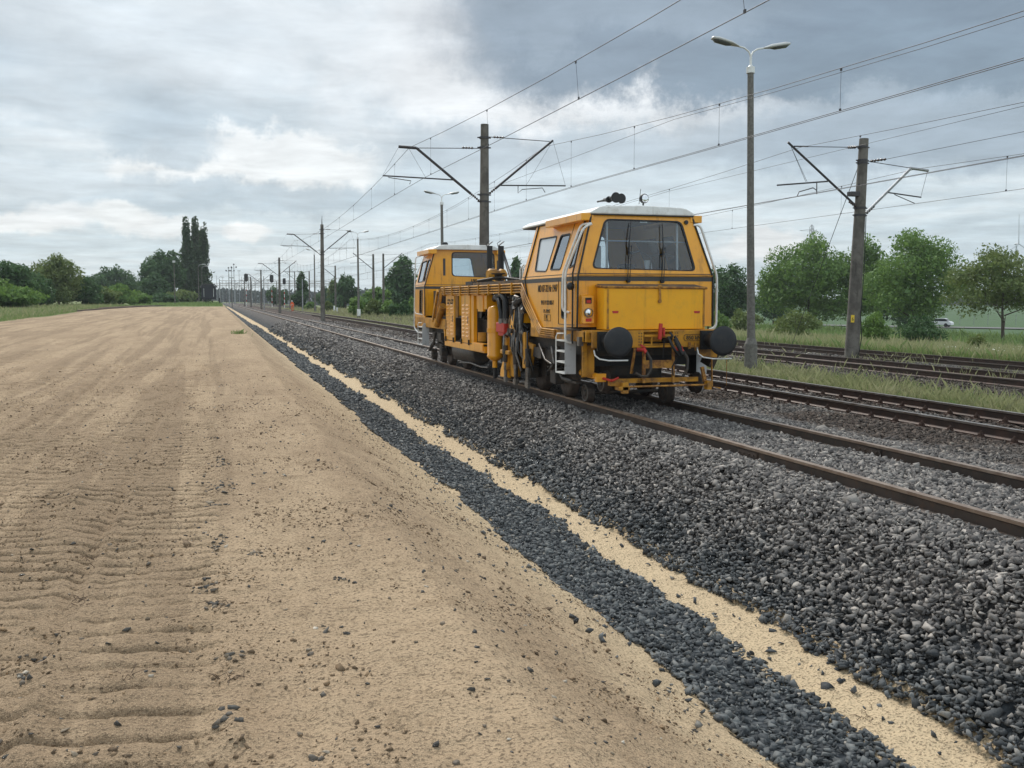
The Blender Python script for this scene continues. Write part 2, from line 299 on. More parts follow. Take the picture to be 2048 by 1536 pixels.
class MB:
    """collects primitives in world (or local) coordinates and links them as one mesh object"""
    def __init__(s): s.v = []; s.f = []; s.s = []
    def add(s, vs, fs, smooth=False):
        k = len(s.v); s.v += [tuple(float(c) for c in v) for v in vs]; s.f += [tuple(i+k for i in f) for f in fs]; s.s += [smooth]*len(fs); return s
    def box(s, c, size, rot=None):
        h = [x/2 for x in size]; vs = [Vector((sx*h[0], sy*h[1], sz*h[2])) for sx in (-1, 1) for sy in (-1, 1) for sz in (-1, 1)]
        if rot is not None: R = Euler(rot).to_matrix(); vs = [R@v for v in vs]
        c = Vector(c); vs = [v+c for v in vs]
        return s.add(vs, [(0, 1, 3, 2), (4, 6, 7, 5), (0, 4, 5, 1), (2, 3, 7, 6), (0, 2, 6, 4), (1, 5, 7, 3)])
    def bx(s, x0, x1, y0, y1, z0, z1): return s.box(((x0+x1)/2, (y0+y1)/2, (z0+z1)/2), (abs(x1-x0), abs(y1-y0), abs(z1-z0)))
    def tube(s, pts, r, n=8, r2=None, caps=True, smooth=True, flat=None):
        pts = [Vector(p) for p in pts]; m = len(pts); rings = []
        rs = [r]*m if r2 is None else [r+(r2-r)*i/(m-1) for i in range(m)]
        up = None
        for i, p in enumerate(pts):
            d = (pts[min(i+1, m-1)]-pts[max(i-1, 0)]).normalized()
            if up is None: up = Vector((0, 0, 1)) if abs(d.z) < 0.9 else Vector((0, 1, 0))
            u = d.cross(up)
            if u.length < 1e-4: u = d.orthogonal()
            u.normalize(); w = u.cross(d).normalized(); up = w
            rings.append([p+u*(math.cos(a)*rs[i])+w*(math.sin(a)*rs[i]*(flat or 1)) for a in [2*math.pi*j/n+(math.pi/n) for j in range(n)]])
        vs = [v for rg in rings for v in rg]; fs = []
        for i in range(m-1):
            for j in range(n): fs.append((i*n+j, i*n+(j+1) % n, (i+1)*n+(j+1) % n, (i+1)*n+j))
        s.add(vs, fs, smooth)
        if caps: s.add(rings[0], [tuple(range(n))[::-1]]); s.add(rings[-1], [tuple(range(n))])
        return s
    def cyl(s, p0, p1, r, r2=None, n=16, smooth=True): return s.tube([p0, p1], r, n, r2 if r2 is not None else r, True, smooth)
    def disc(s, c, axis, prof, n=24):
        """solid of revolution: prof = [(distance along axis, radius)...]"""
        c = Vector(c); a = Vector(axis).normalized(); u = a.orthogonal().normalized(); w = a.cross(u); vs = []; fs = []
        for (d, r) in prof:
            for j in range(n): t = 2*math.pi*j/n; vs.append(c+a*d+(u*math.cos(t)+w*math.sin(t))*max(r, 1e-4))
        for i in range(len(prof)-1):
            for j in range(n): fs.append((i*n+j, i*n+(j+1) % n, (i+1)*n+(j+1) % n, (i+1)*n+j))
        s.add(vs, fs, True); k = len(prof)-1
        s.add(vs[:n], [tuple(range(n))[::-1]]); s.add(vs[k*n:], [tuple(range(n))]); return s
    def prism(s, poly, axis_vec):
        """poly: list of 3d points, extruded along axis_vec"""
        n = len(poly); a = Vector(axis_vec); p = [Vector(q) for q in poly]; vs = p+[q+a for q in p]
        fs = [tuple(range(n))[::-1], tuple(range(n, 2*n))]+[(i, (i+1) % n, n+(i+1) % n, n+i) for i in range(n)]
        return s.add(vs, fs)
    def panel(s, outer, holes, nrm, th):
        """flat sheet with holes; outer/holes are 3d loops, th thickness along -nrm"""
        bm = bmesh.new(); loops = []
        for lp in [outer]+list(holes):
            vs = [bm.verts.new(Vector(p)) for p in lp]; loops.append(vs)
            for i in range(len(vs)): bm.edges.new((vs[i], vs[(i+1) % len(vs)]))
        bmesh.ops.triangle_fill(bm, use_beauty=True, use_dissolve=False, edges=bm.edges[:], normal=Vector(nrm))
        bm.verts.index_update(); P = [v.co.copy() for v in bm.verts]; F = [tuple(v.index for v in f.verts) for f in bm.faces]
        L = [[v.index for v in vs] for vs in loops]; bm.free()
        a = -Vector(nrm).normalized()*th; n = len(P)
        s.add(P+[p+a for p in P], F+[tuple(i+n for i in f[::-1]) for f in F]+[(l[i], l[(i+1) % len(l)], n+l[(i+1) % len(l)], n+l[i]) for l in L for i in range(len(l))])
        return s
    def build(s, name, mat, parent=None, org=None, bevel=0.0, label=None, wire=False):
        if org is None: org = Vector(parent.matrix_basis.translation) if parent is not None and parent.parent is None else Vector((0, 0, 0))
        me = bpy.data.meshes.new(name)
        oo = Vector(org)
        me.from_pydata([(v[0]-oo.x, v[1]-oo.y, v[2]-oo.z) for v in s.v], [], s.f); me.validate(); me.update()
        for p, sm in zip(me.polygons, s.s): p.use_smooth = sm
        bm = bmesh.new(); bm.from_mesh(me); bmesh.ops.recalc_face_normals(bm, faces=bm.faces[:])
        bm.to_mesh(me); bm.free()
        me.materials.append(mat)
        o = bpy.data.objects.new(name, me); COL.objects.link(o)
        if parent is not None: o.parent = parent
        if bevel:
            b = o.modifiers.new('bevel', 'BEVEL'); b.width = bevel; b.segments = 2; b.limit_method = 'ANGLE'; b.angle_limit = math.radians(40)
        if label: o['label'] = label
        return o
def sub(mb, name, mat, part, root, **kw):   # a sub-part: parented to a part that sits at its thing's origin
    return mb.build(name, mat, part, org=root.location, **kw)
def rloop(pts, r, k=4):
    """round the corners of a 3d polygon"""
    out = []; n = len(pts); P = [Vector(p) for p in pts]
    for i in range(n):
        a, b, c = P[i-1], P[i], P[(i+1) % n]; u = (a-b).normalized(); v = (c-b).normalized()
        rr = min(r, (a-b).length*0.45, (c-b).length*0.45); p0 = b+u*rr; p1 = b+v*rr
        for j in range(k+1):
            t = j/k; out.append(p0*(1-t)**2+b*2*t*(1-t)+p1*t*t)
    return out
def text_mesh(name, body, size, mat, parent, root, loc, rot, bold=0.0, sx=1.0, align='LEFT', depth=0.002):
    cu = bpy.data.curves.new(name, 'FONT'); cu.body = body; cu.size = size; cu.extrude = depth; cu.align_x = align; cu.offset = bold
    t = bpy.data.objects.new(name+'_tmp', cu); COL.objects.link(t)
    me = bpy.data.meshes.new_from_object(t.evaluated_get(bpy.context.evaluated_depsgraph_get()))
    bpy.data.objects.remove(t); bpy.data.curves.remove(cu)
    me.transform(Matrix.Diagonal((sx, 1, 1, 1))); me.materials.clear(); me.materials.append(mat)
    o = bpy.data.objects.new(name, me); COL.objects.link(o); o.parent = parent
    L = Vector(loc)-Vector(root.location)
    o.matrix_local = Matrix.Translation(L)@rot.to_4x4(); return o
# ------------------------------------------------------------------ ground sheets
def grid(xs, ys, zf):
    X, Y = np.meshgrid(xs, ys, indexing='ij'); Z = zf(X, Y); n, m = X.shape
    V = np.stack([X.ravel(), Y.ravel(), Z.ravel()], 1); i = np.arange(n-1)[:, None]*m+np.arange(m-1)[None, :]
    F = np.stack([i, i+m, i+m+1, i+1], -1).reshape(-1, 4); return V, F
def geom(a, b, d0, g):
    out = [a]; d = d0
    while out[-1] < b: out.append(out[-1]+d); d *= g
    out[-1] = b; return np.array(out)

def ground_material():
    m = bpy.data.materials.new('meadow_ground'); m.use_nodes = True; N = NT(m.node_tree); b = N.n['Principled BSDF']
    t = N.new('ShaderNodeTexCoord'); v = t.outputs['Object']; s = N.new('ShaderNodeSeparateXYZ', i_0=v)
    a = N.noise(v, 0.035, 6, 0.6); c = N.mix(N.smooth(a.outputs[0], 0.4, 0.6), (0.12, 0.165, 0.060), (0.19, 0.22, 0.10))
    a2 = N.noise(v, 2.2, 8, 0.7); c = N.mix(N.math('MULTIPLY', N.smooth(a2.outputs[0], 0.45, 0.7), 0.6), c, (0.26, 0.25, 0.13))
    # greener crop field beyond the road
    c = N.mix(N.smooth(s.outputs[0], 95, 110), c, (0.085, 0.135, 0.070))
    N.set(b.inputs['Base Color'], c); b.inputs['Roughness'].default_value = 0.95; b.inputs['Specular IOR Level'].default_value = 0.1
    bp = N.new('ShaderNodeBump', i_Strength=0.8, i_Height=a2.outputs[0]); bp.inputs['Distance'].default_value = 0.1; N.set(b.inputs['Normal'], bp)
    return m
M['ground'] = ground_material()
def left_edge(Y): return -11.3-0.018*np.asarray(Y, float)+1.6*(fbm(np.asarray(Y)*0.09, np.zeros_like(np.asarray(Y, float)), 5)-0.5)-2.0*sst(60, 5, Y)
xs = np.unique(np.concatenate([-geom(16, 3500, 4, 1.35), np.linspace(-16, 4, 41), [4.31, 5.2, 5.8, 8.1, 8.7, 9.6, 12.4, 13, 13.8, 14.6, 16, 16.5], np.linspace(17, 24.2, 8), geom(25.5, 120, 3, 1.05), geom(125, 3500, 12, 1.3)]))
ys = np.unique(np.concatenate([np.linspace(-60, 0, 9), np.linspace(2, 60, 59), geom(62, 200, 2, 1.02), geom(205, 4500, 8, 1.16)]))
def zg(X, Y):
    z = base_z(X, Y); far = 2.2*sst(400, 1500, np.hypot(X, Y))*0
    sand = (X > np.where(Y < 160, left_edge(Y)+0.6, 1.0)) & (X < 4.6) & (Y < 415); ball = (X >= 4.2) & (X < 24.2)
    z = z+0.10*(fbm(X*0.25, Y*0.25, 3)-0.5)*((X > 25) | (X < -11.5))
    return np.where(sand, z-0.16, np.where(ball, z-0.10, z-0.004))-far
V, F = grid(xs, ys, zg); tag(mesh_np('ground', V, F, M['ground'], smooth=True), kind='structure')

# ---- sand: levelled bank with grouser marks, slope and bottom of the ditch
def sand_detail(X, Y):
    n = fbm(X*1.1, Y*1.1, 21, 4)-0.5; n2 = fbm(X*5.5, Y*5.5, 31, 3)-0.5; n3 = fbm(X*22, Y*22, 41, 2)-0.5
    lane = np.zeros_like(X)
    # three passes of the tracked grader; marks lie across the way it drove
    def marks(x0, x1, per, ph, skew, amp, lo=-5., hi=300.):
        w = sst(x0-.03, x0+.04, X)*sst(x1+.03, x1-.04, X)*sst(lo, lo+1, Y)*sst(hi, hi-1, Y)
        wob = 0.22*(fbm(X*1.0, Y*0.6, 51, 3)-0.5)+.10*(fbm(X*9, Y*3, 53, 2)-.5)
        p = (Y+skew*X)/per+ph+wob; r = np.abs((p % 1.0)-0.5)*2
        br = 0.38+0.75*sst(0.30, 0.62, fbm(X*2.6+7, Y*1.9, 61, 3))
        return -w*amp*br*(1.9*np.exp(-(r/.19)**2)+.30*(1-r))
    g = X+0.085*(Y-4)     # boundary of a diagonal pass
    lane += marks(-0.76, -0.02, 0.19, 0.1, 0.10, 0.024, 5.2)
    lane += marks(-1.75, 0.0, 0.25, 0.0, 0.12, 0.024, -5, 5.8)
    lane += marks(-2.6, -0.80, 0.20, 0.3, 0.16, 0.028, 5.2)
    lane += marks(-4.6, -2.7, 0.21, 0.5, 0.10, 0.030, 3.0)
    lane += marks(-8.5, -4.7, 0.24, 0.2, 0.08, 0.046, 5.0, 60)
    ridge = 0.030*np.exp(-((X+0.02+0.05*np.sin(Y*1.1))/0.07)**2)*sst(0.35, 0.7, fbm(X*3, Y*3, 71, 3))
    ridge = ridge+0.040*np.exp(-((g+0.75)/0.09)**2)*sst(0.3, 0.7, fbm(X*3, Y*3, 77, 3))*sst(3, 5, Y)
    for (rx_, rw, rd, sk) in ((-.80, .05, .030, 0), (-2.62, .07, .04, .02), (-1.7, .05, .02, -.03), (-4.65, .09, .05, .01), (-3.6, .06, .03, .05), (-6.3, .1, .05, .03), (.35, .05, .012, .02)):
        u_ = X-rx_-sk*(Y-6)-.10*(fbm(Y*.35, Y*0+rx_*7, 33, 3)-.5); ridge = ridge-rd*np.exp(-(u_/rw)**2)*sst(.25, .55, fbm(Y*.6, X*0+rx_, 37, 3))+.5*rd*np.exp(-((u_-1.7*rw)/rw)**2)
    slope = sst(1.15, 1.6, X)*sst(3.2, 2.9, X)
    gul = -0.03*slope*sst(0.4, 0.8, fbm(Y*1.4, X*0.35, 81, 4))
    fade = 1.0/(1.0+(np.maximum(Y-22, 0)/12)**2)
    return 0.06*n+(0.034*n2+0.018*n3)*fade+lane*fade+ridge*fade+gul
def sand_z(X, Y):
    z = base_z(X, Y)+sand_detail(X, Y); L = left_edge(Y)
    z = z-0.25*sst(0.5, -0.6, X-L+0.9*(fbm(X*0.7, Y*0.7, 91, 4)-0.5))
    z = z-0.30*sst(150, 163, Y+9*(fbm(X*0.3, Y*0.3, 95, 4)-0.5))*sst(1.5, .9, X); return z
def sand_material():
    m = bpy.data.materials.new('sand'); m.use_nodes = True; N = NT(m.node_tree); b = N.n['Principled BSDF']
    t = N.new('ShaderNodeTexCoord'); v = t.outputs['Object']; s = N.new('ShaderNodeSeparateXYZ', i_0=v)
    # damp brown sand on the levelled bank, clean pale sand low in the ditch
    nn = N.noise(v, 1.6, 5, 0.6); edge = N.math('MULTIPLY_ADD', nn.outputs[0], 1.6, s.outputs[0])
    pale = N.smooth(edge, 2.3, 4.3)
    st = N.new('ShaderNodeMapping', i_0=v); st.inputs['Scale'].default_value = (1.0, 0.28, 1.0)
    a = N.noise(st, 1.1, 7, 0.62, 0.3)
    c = N.mix(N.smooth(a.outputs[0], 0.36, 0.66), (0.46, 0.34, 0.222), (0.345, 0.248, 0.16))
    f = N.noise(v, 6.0, 6, 0.68); c = N.mix(N.math('MULTIPLY', N.smooth(f.outputs[0], 0.50, 0.66), 0.5), c, (0.235, 0.165, 0.10))
    c = N.mix(pale, c, (0.64, 0.50, 0.325))
    st2 = N.new('ShaderNodeMapping', i_0=v); st2.inputs['Scale'].default_value = (1.9, 0.055, 1.0)
    la = N.noise(st2, 1.0, 6, 0.6, 0.6); c = N.mix(N.math('MULTIPLY', N.smooth(s.outputs[0], 0.9, -0.3), N.math('MULTIPLY', N.smooth(la.outputs[0], 0.46, 0.57), 0.60)), c, (0.225, 0.158, 0.10))
    g = N.noise(v, 55.0, 3, 0.6); c = N.mix(N.math('MULTIPLY', N.smooth(g.outputs[0], 0.50, 0.62), 0.75), c, (0.13, 0.095, 0.062))
    g4 = N.noise(v, 170.0, 2, 0.6); c = N.mix(N.math('MULTIPLY', N.smooth(g4.outputs[0], 0.50, 0.70), 0.50), c, (0.66, 0.50, 0.33))
    N.set(b.inputs['Base Color'], c); b.inputs['Roughness'].default_value = 0.95; b.inputs['Specular IOR Level'].default_value = 0.15
    h = N.math('ADD', N.math('MULTIPLY', g.outputs[0], 1.0), N.math('MULTIPLY', g4.outputs[0], 0.45))
    bp = N.new('ShaderNodeBump', i_Strength=0.85, i_Height=h); bp.inputs['Distance'].default_value = 0.02
    bp2 = N.new('ShaderNodeBump', i_Strength=0.55, i_Height=f.outputs[0]); bp2.inputs['Distance'].default_value = 0.05; N.set(bp2.inputs['Normal'], bp)
    N.set(b.inputs['Normal'], bp2); return m
M['sand'] = sand_material()
xs = np.unique(np.concatenate([np.linspace(-16, -3.6, 110), np.linspace(-3.6, 4.42, 330)])); ys = np.concatenate([np.linspace(0.5, 3, 20), np.arange(3.02, 6.5, 0.015), np.arange(6.51, 9.5, .021), geom(9.52, 26, 0.026, 1.0045), geom(26.1, 420, 0.11, 1.016)])
V, F = grid(xs, ys, sand_z); tag(mesh_np('sand_bank', V, F, M['sand'], smooth=True), kind='structure')

# ---- bed under the stones
def bed_material():
    m = bpy.data.materials.new('ballast_bed'); m.use_nodes = True; N = NT(m.node_tree); b = N.n['Principled BSDF']
    t = N.new('ShaderNodeTexCoord'); v = t.outputs['Object']; s = N.new('ShaderNodeSeparateXYZ', i_0=v)
    vo = N.new('ShaderNodeTexVoronoi', i_Vector=v, i_Scale=19.0); vo2 = N.new('ShaderNodeTexVoronoi', i_Vector=v, i_Scale=6.0)
    g = N.new('ShaderNodeSeparateColor', i_0=vo.outputs['Color']); g2 = N.new('ShaderNodeSeparateColor', i_0=vo2.outputs['Color'])
    nz = N.noise(v, 0.9, 5, 0.6); xx = N.math('MULTIPLY_ADD', nz.outputs[0], 1.2, N.math('SUBTRACT', s.outputs[0], 0.6))
    cool = N.mix(g.outputs[0], (0.030, 0.036, 0.042), (0.085, 0.095, 0.105)); warm = N.mix(g.outputs[0], (0.075, 0.068, 0.066), (0.19, 0.175, 0.165))
    brown = N.mix(g.outputs[0], (0.045, 0.030, 0.024), (0.13, 0.095, 0.075)); old = N.mix(g.outputs[0], (0.06, 0.052, 0.045), (0.15, 0.135, 0.115))
    c = N.mix(N.smooth(xx, 4.5, 5.3), cool, warm); c = N.mix(N.smooth(xx, 8.1, 9.0), c, brown); c = N.mix(N.smooth(xx, 12.3, 13.5), c, old)
    c = N.mix(N.math('MULTIPLY', g2.outputs[1], 0.25), c, (0.03, 0.03, 0.03))
    # grass growing through the cess between the second and third track
    gr = N.math('MULTIPLY', N.smooth(xx, 12.6, 13.2), N.smooth(xx, 15.9, 15.2)); gr2 = N.math('MULTIPLY', N.smooth(xx, 18.6, 19.4), N.smooth(nz.outputs[0], 0.45, 0.6))
    c = N.mix(N.math('MAXIMUM', gr, N.math('MULTIPLY', gr2, 0.6)), c, N.mix(g.outputs[1], (0.09, 0.115, 0.035), (0.17, 0.17, 0.08)))
    N.set(b.inputs['Base Color'], c); b.inputs['Roughness'].default_value = 0.9; b.inputs['Specular IOR Level'].default_value = 0.2
    bp = N.new('ShaderNodeBump', i_Strength=1.0, i_Height=vo.outputs[0]); bp.inputs['Distance'].default_value = 0.06; N.set(b.inputs['Normal'], bp)
    return m
M['bed'] = bed_material()
def bed_z(X, Y):
    z = base_z(X, Y)-0.02+0.035*(fbm(X*3, Y*3, 13, 3)-0.5)
    return z-0.10*sst(4.40, 4.31, X)
xs = np.unique(np.concatenate([np.linspace(4.31, 6, 18), np.linspace(6, 24.4, 74)])); ys = np.concatenate([np.arange(-6, 12, .3), geom(12, 700, 0.3, 1.022)])
V, F = grid(xs, ys, bed_z); tag(mesh_np('ballast_bed', V, F, M['bed'], smooth=True), kind='structure')

# ------------------------------------------------------------------ stones
def stone_templates(n, npts, seed):
    rng = np.random.default_rng(seed); out = []
    while len(out) < n:
        p = rng.normal(size=(npts, 3)); p /= np.linalg.norm(p, axis=1)[:, None]; p *= rng.uniform(0.62, 1.15, (npts, 1))
        bm = bmesh.new(); [bm.verts.new(tuple(q)) for q in p]; bmesh.ops.convex_hull(bm, input=bm.verts[:])
        bm.verts.ensure_lookup_table(); loose = [v for v in bm.verts if not v.link_faces]
        for v in loose: bm.verts.remove(v)
        bmesh.ops.triangulate(bm, faces=bm.faces[:]); bm.verts.index_update()
        out.append((np.array([v.co[:] for v in bm.verts]), np.array([[v.index for v in f.verts] for f in bm.faces]))); bm.free()
    return out
T_HI = stone_templates(26, 9, 1); T_LO = stone_templates(16, 7, 2)
def rotmats(n, rng, tilt):
    """random yaw with a limited tilt, n matrices"""
    yaw = rng.uniform(0, 2*np.pi, n); ax = rng.uniform(0, 2*np.pi, n); ti = np.abs(rng.normal(0, tilt, n))
    def axis_rot(a, u):
        c = np.cos(a)[:, None, None]; s = np.sin(a)[:, None, None]; K = np.zeros((n, 3, 3))
        K[:, 0, 1] = -u[:, 2]; K[:, 0, 2] = u[:, 1]; K[:, 1, 0] = u[:, 2]; K[:, 1, 2] = -u[:, 0]; K[:, 2, 0] = -u[:, 1]; K[:, 2, 1] = u[:, 0]
        return np.eye(3)*c+s*K+(1-c)*(u[:, :, None]*u[:, None, :])
    return axis_rot(ti, np.stack([np.cos(ax), np.sin(ax), 0*ax], 1))@axis_rot(yaw, np.tile([0., 0, 1], (n, 1)))
def stones(name, P, size, mat, label, hi=True, tilt=0.5, rng=RNG, flat=(0.42, 0.75), parent=None, kind='stuff', cat='gravel'):
    T = T_HI if hi else T_LO; Vs = []; Fs = []; As = []; k = 0; pick = rng.integers(0, len(T), len(P)); R = rotmats(len(P), rng, tilt)
    S = np.stack([size, size*rng.uniform(0.62, 0.95, len(P)), size*rng.uniform(flat[0], flat[1], len(P))*0.9], 1); rn = rng.random(len(P))
    for t, (tv, tf) in enumerate(T):
        i = np.where(pick == t)[0]
        if not len(i): continue
        v = np.einsum('nij,nkj->nki', R[i], tv[None]*S[i][:, None, :])+P[i][:, None, :]
        Vs.append(v.reshape(-1, 3)); Fs.append((tf[None]+(np.arange(len(i))*len(tv))[:, None, None]+k).reshape(-1, 3)); k += len(i)*len(tv)
        As.append(np.repeat(rn[i], len(tv)))
    o = mesh_np(name, np.concatenate(Vs), np.concatenate(Fs), mat, attr=np.concatenate(As))
    return tag(o, label, cat, kind=kind)
def stone_material(name, kind):
    m = bpy.data.materials.new(name); m.use_nodes = True; N = NT(m.node_tree); b = N.n['Principled BSDF']
    at = N.new('ShaderNodeAttribute', attribute_name='rnd'); r = at.outputs['Fac']; t = N.new('ShaderNodeTexCoord'); v = t.outputs['Object']
    def ramp(*st):
        cr = N.new('ShaderNodeValToRGB', i_0=r); e = cr.color_ramp.elements; e[0].position, e[0].color = st[0][0], st[0][1]+(1,); e[1].position, e[1].color = st[-1][0], st[-1][1]+(1,)
        for p, c_ in st[1:-1]: q = e.new(p); q.color = c_+(1,)
        return cr.outputs[0]
    cool = ramp((0, (0.042, 0.047, 0.052)), (0.55, (0.095, 0.104, 0.110)), (0.93, (0.19, 0.20, 0.20)), (0.985, (0.20, 0.19, 0.17)), (1, (0.42, 0.38, 0.33)))
    warm = ramp((0, (0.085, 0.079, 0.078)), (0.5, (0.18, 0.168, 0.16)), (0.9, (0.29, 0.27, 0.25)), (1, (0.46, 0.42, 0.38)))
    brown = ramp((0, (0.035, 0.026, 0.022)), (0.6, (0.085, 0.060, 0.047)), (0.95, (0.17, 0.13, 0.105)), (1, (0.36, 0.33, 0.28)))
    if kind == 'track':
        s = N.new('ShaderNodeSeparateXYZ', i_0=v); nz = N.noise(v, 0.7, 5, 0.65); xx = N.math('MULTIPLY_ADD', nz.outputs[0], 1.5, N.math('SUBTRACT', s.outputs[0], 0.75))
        xx = N.math('MULTIPLY_ADD', r, 0.5, xx)
        c = N.mix(N.smooth(xx, 4.55, 5.35), cool, warm); nb = N.noise(v, 0.35, 4, 0.6)
        c = N.mix(N.math('MULTIPLY', N.smooth(xx, 8.5, 9.3), N.smooth(nb.outputs[0], 0.40, 0.55)), c, brown)
        c = N.mix(N.math('MULTIPLY', N.smooth(xx, 8.4, 9.4), 0.35), c, (0.06, 0.055, 0.05))
    elif kind == 'pebble': c = ramp((0, (0.06, 0.055, 0.05)), (0.55, (0.10, 0.095, 0.085)), (0.8, (0.20, 0.16, 0.12)), (0.93, (0.30, 0.24, 0.17)), (1, (0.60, 0.55, 0.47)))
    elif kind == 'clod': c = ramp((0, (0.10, 0.072, 0.048)), (0.6, (0.19, 0.135, 0.085)), (1, (0.36, 0.25, 0.15)))
    else: c = cool
    f = N.noise(v, 70, 4, 0.6); c = N.mix(N.math('MULTIPLY', N.smooth(f.outputs[0], 0.45, 0.65), 0.25), c, (0.16, 0.155, 0.15) if kind != 'clod' else (0.30, 0.2, 0.12))
    N.set(b.inputs['Base Color'], c); b.inputs['Roughness'].default_value = 0.88; b.inputs['Specular IOR Level'].default_value = 0.2
    bp = N.new('ShaderNodeBump', i_Strength=0.5, i_Height=f.outputs[0]); bp.inputs['Distance'].default_value = 0.006; N.set(b.inputs['Normal'], bp)
    return m
M['st_ditch'] = stone_material('dark_basalt', 'ditch'); M['st_track'] = stone_material('track_ballast', 'track'); M['st_peb'] = stone_material('sand_pebbles', 'pebble'); M['st_clod'] = stone_material('sand_clods', 'clod')

def in_view(P, m=0.10):
    Q = P-CAMP; x = Q@np.array([_r[0], _a[0], _u[0]]); y = Q@np.array([_r[1], _a[1], _u[1]]); z = -(Q@np.array([_r[2], _a[2], _u[2]]))
    z = np.maximum(z, 0.1); return (np.abs(x/z) < 0.512+m+0.4/z) & (y/z > -0.384-m-0.3/z)
def ragged(Y, s, amp=0.22, f=1.6): return amp*(fbm(np.asarray(Y)*f, np.asarray(Y)*0+3.3, s, 4)-0.5)*2
def scatter(x0, x1, y0, y1, dens):
    n = int((x1-x0)*(y1-y0)*dens); return RNG.uniform(x0, x1, n), RNG.uniform(y0, y1, n)
# where the bare strip of pale sand runs along the ditch bottom
def strip_l(Y): return 3.86+ragged(Y, 101, .30, .75)+ragged(Y, 107, .07, 5)-.03*sst(8, 4, Y)
def strip_r(Y): return np.minimum(np.maximum(4.31+ragged(Y, 103, .20, .9)+ragged(Y, 108, .06, 6)-.02*sst(8, 4, Y), strip_l(Y)+.16), 4.5)
def foot_l(Y): return 2.98+ragged(Y, 105, .30, 0.6)+ragged(Y, 109, .08, 5)
bands = []
for (y0, y1, d, sz, hi) in [(3.2, 9, 900, .031, True), (9, 15, 800, .032, True), (15, 26, 560, .037, False), (26, 50, 230, .055, False), (50, 110, 60, .095, False)]:
    x, y = scatter(2.5, 4.25, y0, y1, d); k = (x > foot_l(y)) & (x < strip_l(y)); x, y = x[k], y[k]; e = np.minimum(x-foot_l(y), strip_l(y)-x)
    z = np.asarray(base_z(x, y))+np.minimum(e, .12)*0.25*RNG.random(len(x))+sz*0.35; P = np.stack([x, y, z], 1); s = sz*RNG.lognormal(0, .28, len(x)); v = in_view(P); bands.append((P[v], s[v], hi))
xs_, ys_ = scatter(2.4, 3.1, 3.2, 20, 14); bands.append((np.stack([xs_, ys_, base_z(xs_, ys_)+.01], 1), .026*RNG.lognormal(0, .3, len(xs_)), True))
xs_, ys_ = scatter(3.85, 4.45, 3.2, 22, 26); bands.append((np.stack([xs_, ys_, base_z(xs_, ys_)+.012], 1), .026*RNG.lognormal(0, .35, len(xs_)), True))
def emit(name, bands, mat, label, hiv):
    b = [q for q in bands if q[2] == hiv]
    if b: return stones(name, np.concatenate([q[0] for q in b]), np.concatenate([q[1] for q in b]), mat, label, hi=hiv, tilt=0.75)
emit('ditch_gravel', bands, M['st_ditch'], 'dark crushed stone lying in a band along the foot of the sand bank', True)
emit('ditch_gravel', bands, M['st_ditch'], 'dark crushed stone in the ditch running on into the distance', False)
bands = []
rails_x = [X1, X1+G]
for (y0, y1, d, sz, hi) in [(3.2, 9.5, 1250, .033, True), (9.5, 15, 950, .034, True), (15, 27, 500, .038, False), (27, 46, 210, .058, False), (46, 90, 62, .095, False)]:
    xm = 9.95 if y0 < 20 else 10.1
    x, y = scatter(3.95, xm, y0, y1, d); k = x > strip_r(y)
    for rx in rails_x: k &= ~((np.abs(x-rx) < 0.065+sz*0.4))
    x, y = x[k], y[k]; sl = (x < 5.3)
    z = np.asarray(base_z(x, y))+0.05*(fbm(x*2.2, y*2.2, 111, 3)-0.5)+sz*0.25+RNG.random(len(x))*np.where(sl, .05, .022)
    P = np.stack([x, y, z], 1); s = sz*RNG.lognormal(0, .28, len(x))
    near = np.min([np.abs(x-rx) for rx in rails_x], axis=0) < 0.16; s = np.where(near, s*.8, s); s = np.where(RNG.random(len(s)) < .03, s*1.45, s)
    v = in_view(P); bands.append((P[v], s[v], hi))
for (y0, y1, d, sz) in [(8, 28, 230, .040), (28, 60, 90, .065)]:
    x, y = scatter(9.9, 13.0, y0, y1, d); k = np.ones(len(x), bool)
    for rx in (10.08, 11.587): k &= ~(np.abs(x-rx-dx2(y)) < 0.13)
    x, y = x[k], y[k]; P = np.stack([x, y, np.asarray(base_z(x, y))+sz*.2], 1); v = in_view(P); bands.append((P[v], (sz*RNG.lognormal(0, .3, len(x)))[v], False))
    x, y = scatter(14.8, 20.6, max(y0, 14), y1, d*.45); k = np.ones(len(x), bool)
    for rx in (16.7, 18.207): k &= ~(np.abs(x-rx) < 0.10)
    x, y = x[k], y[k]; P = np.stack([x, y, np.asarray(base_z(x, y))+sz*.2], 1); v = in_view(P); bands.append((P[v], (sz*RNG.lognormal(0, .3, len(x)))[v], False))
emit('track_ballast', bands, M['st_track'], 'grey crushed stone ballast heaped under and beside the near track', True)
emit('track_ballast', bands, M['st_track'], 'older brownish ballast around the tracks further off', False)
# dark bed under the ditch stones
yy_ = np.concatenate([np.arange(2.5, 30, .12), geom(30, 415, .2, 1.03)]); V = []
for y in yy_:
    l, r_ = float(foot_l(y))+.03, float(strip_l(y))-.05
    for k in range(7): x = l+(r_-l)*k/6; V.append((x, y, ground(x, y)+(.022 if 0 < k < 6 else -.03)+(0.0 if y < 40 else .03)))
i_ = np.arange(len(yy_)-1)[:, None]*7+np.arange(6)[None, :]
tag(mesh_np('gravel_bed', V, np.stack([i_, i_+7, i_+8, i_+1], -1).reshape(-1, 4)[:, ::-1], M['bed'], smooth=True), kind='structure')
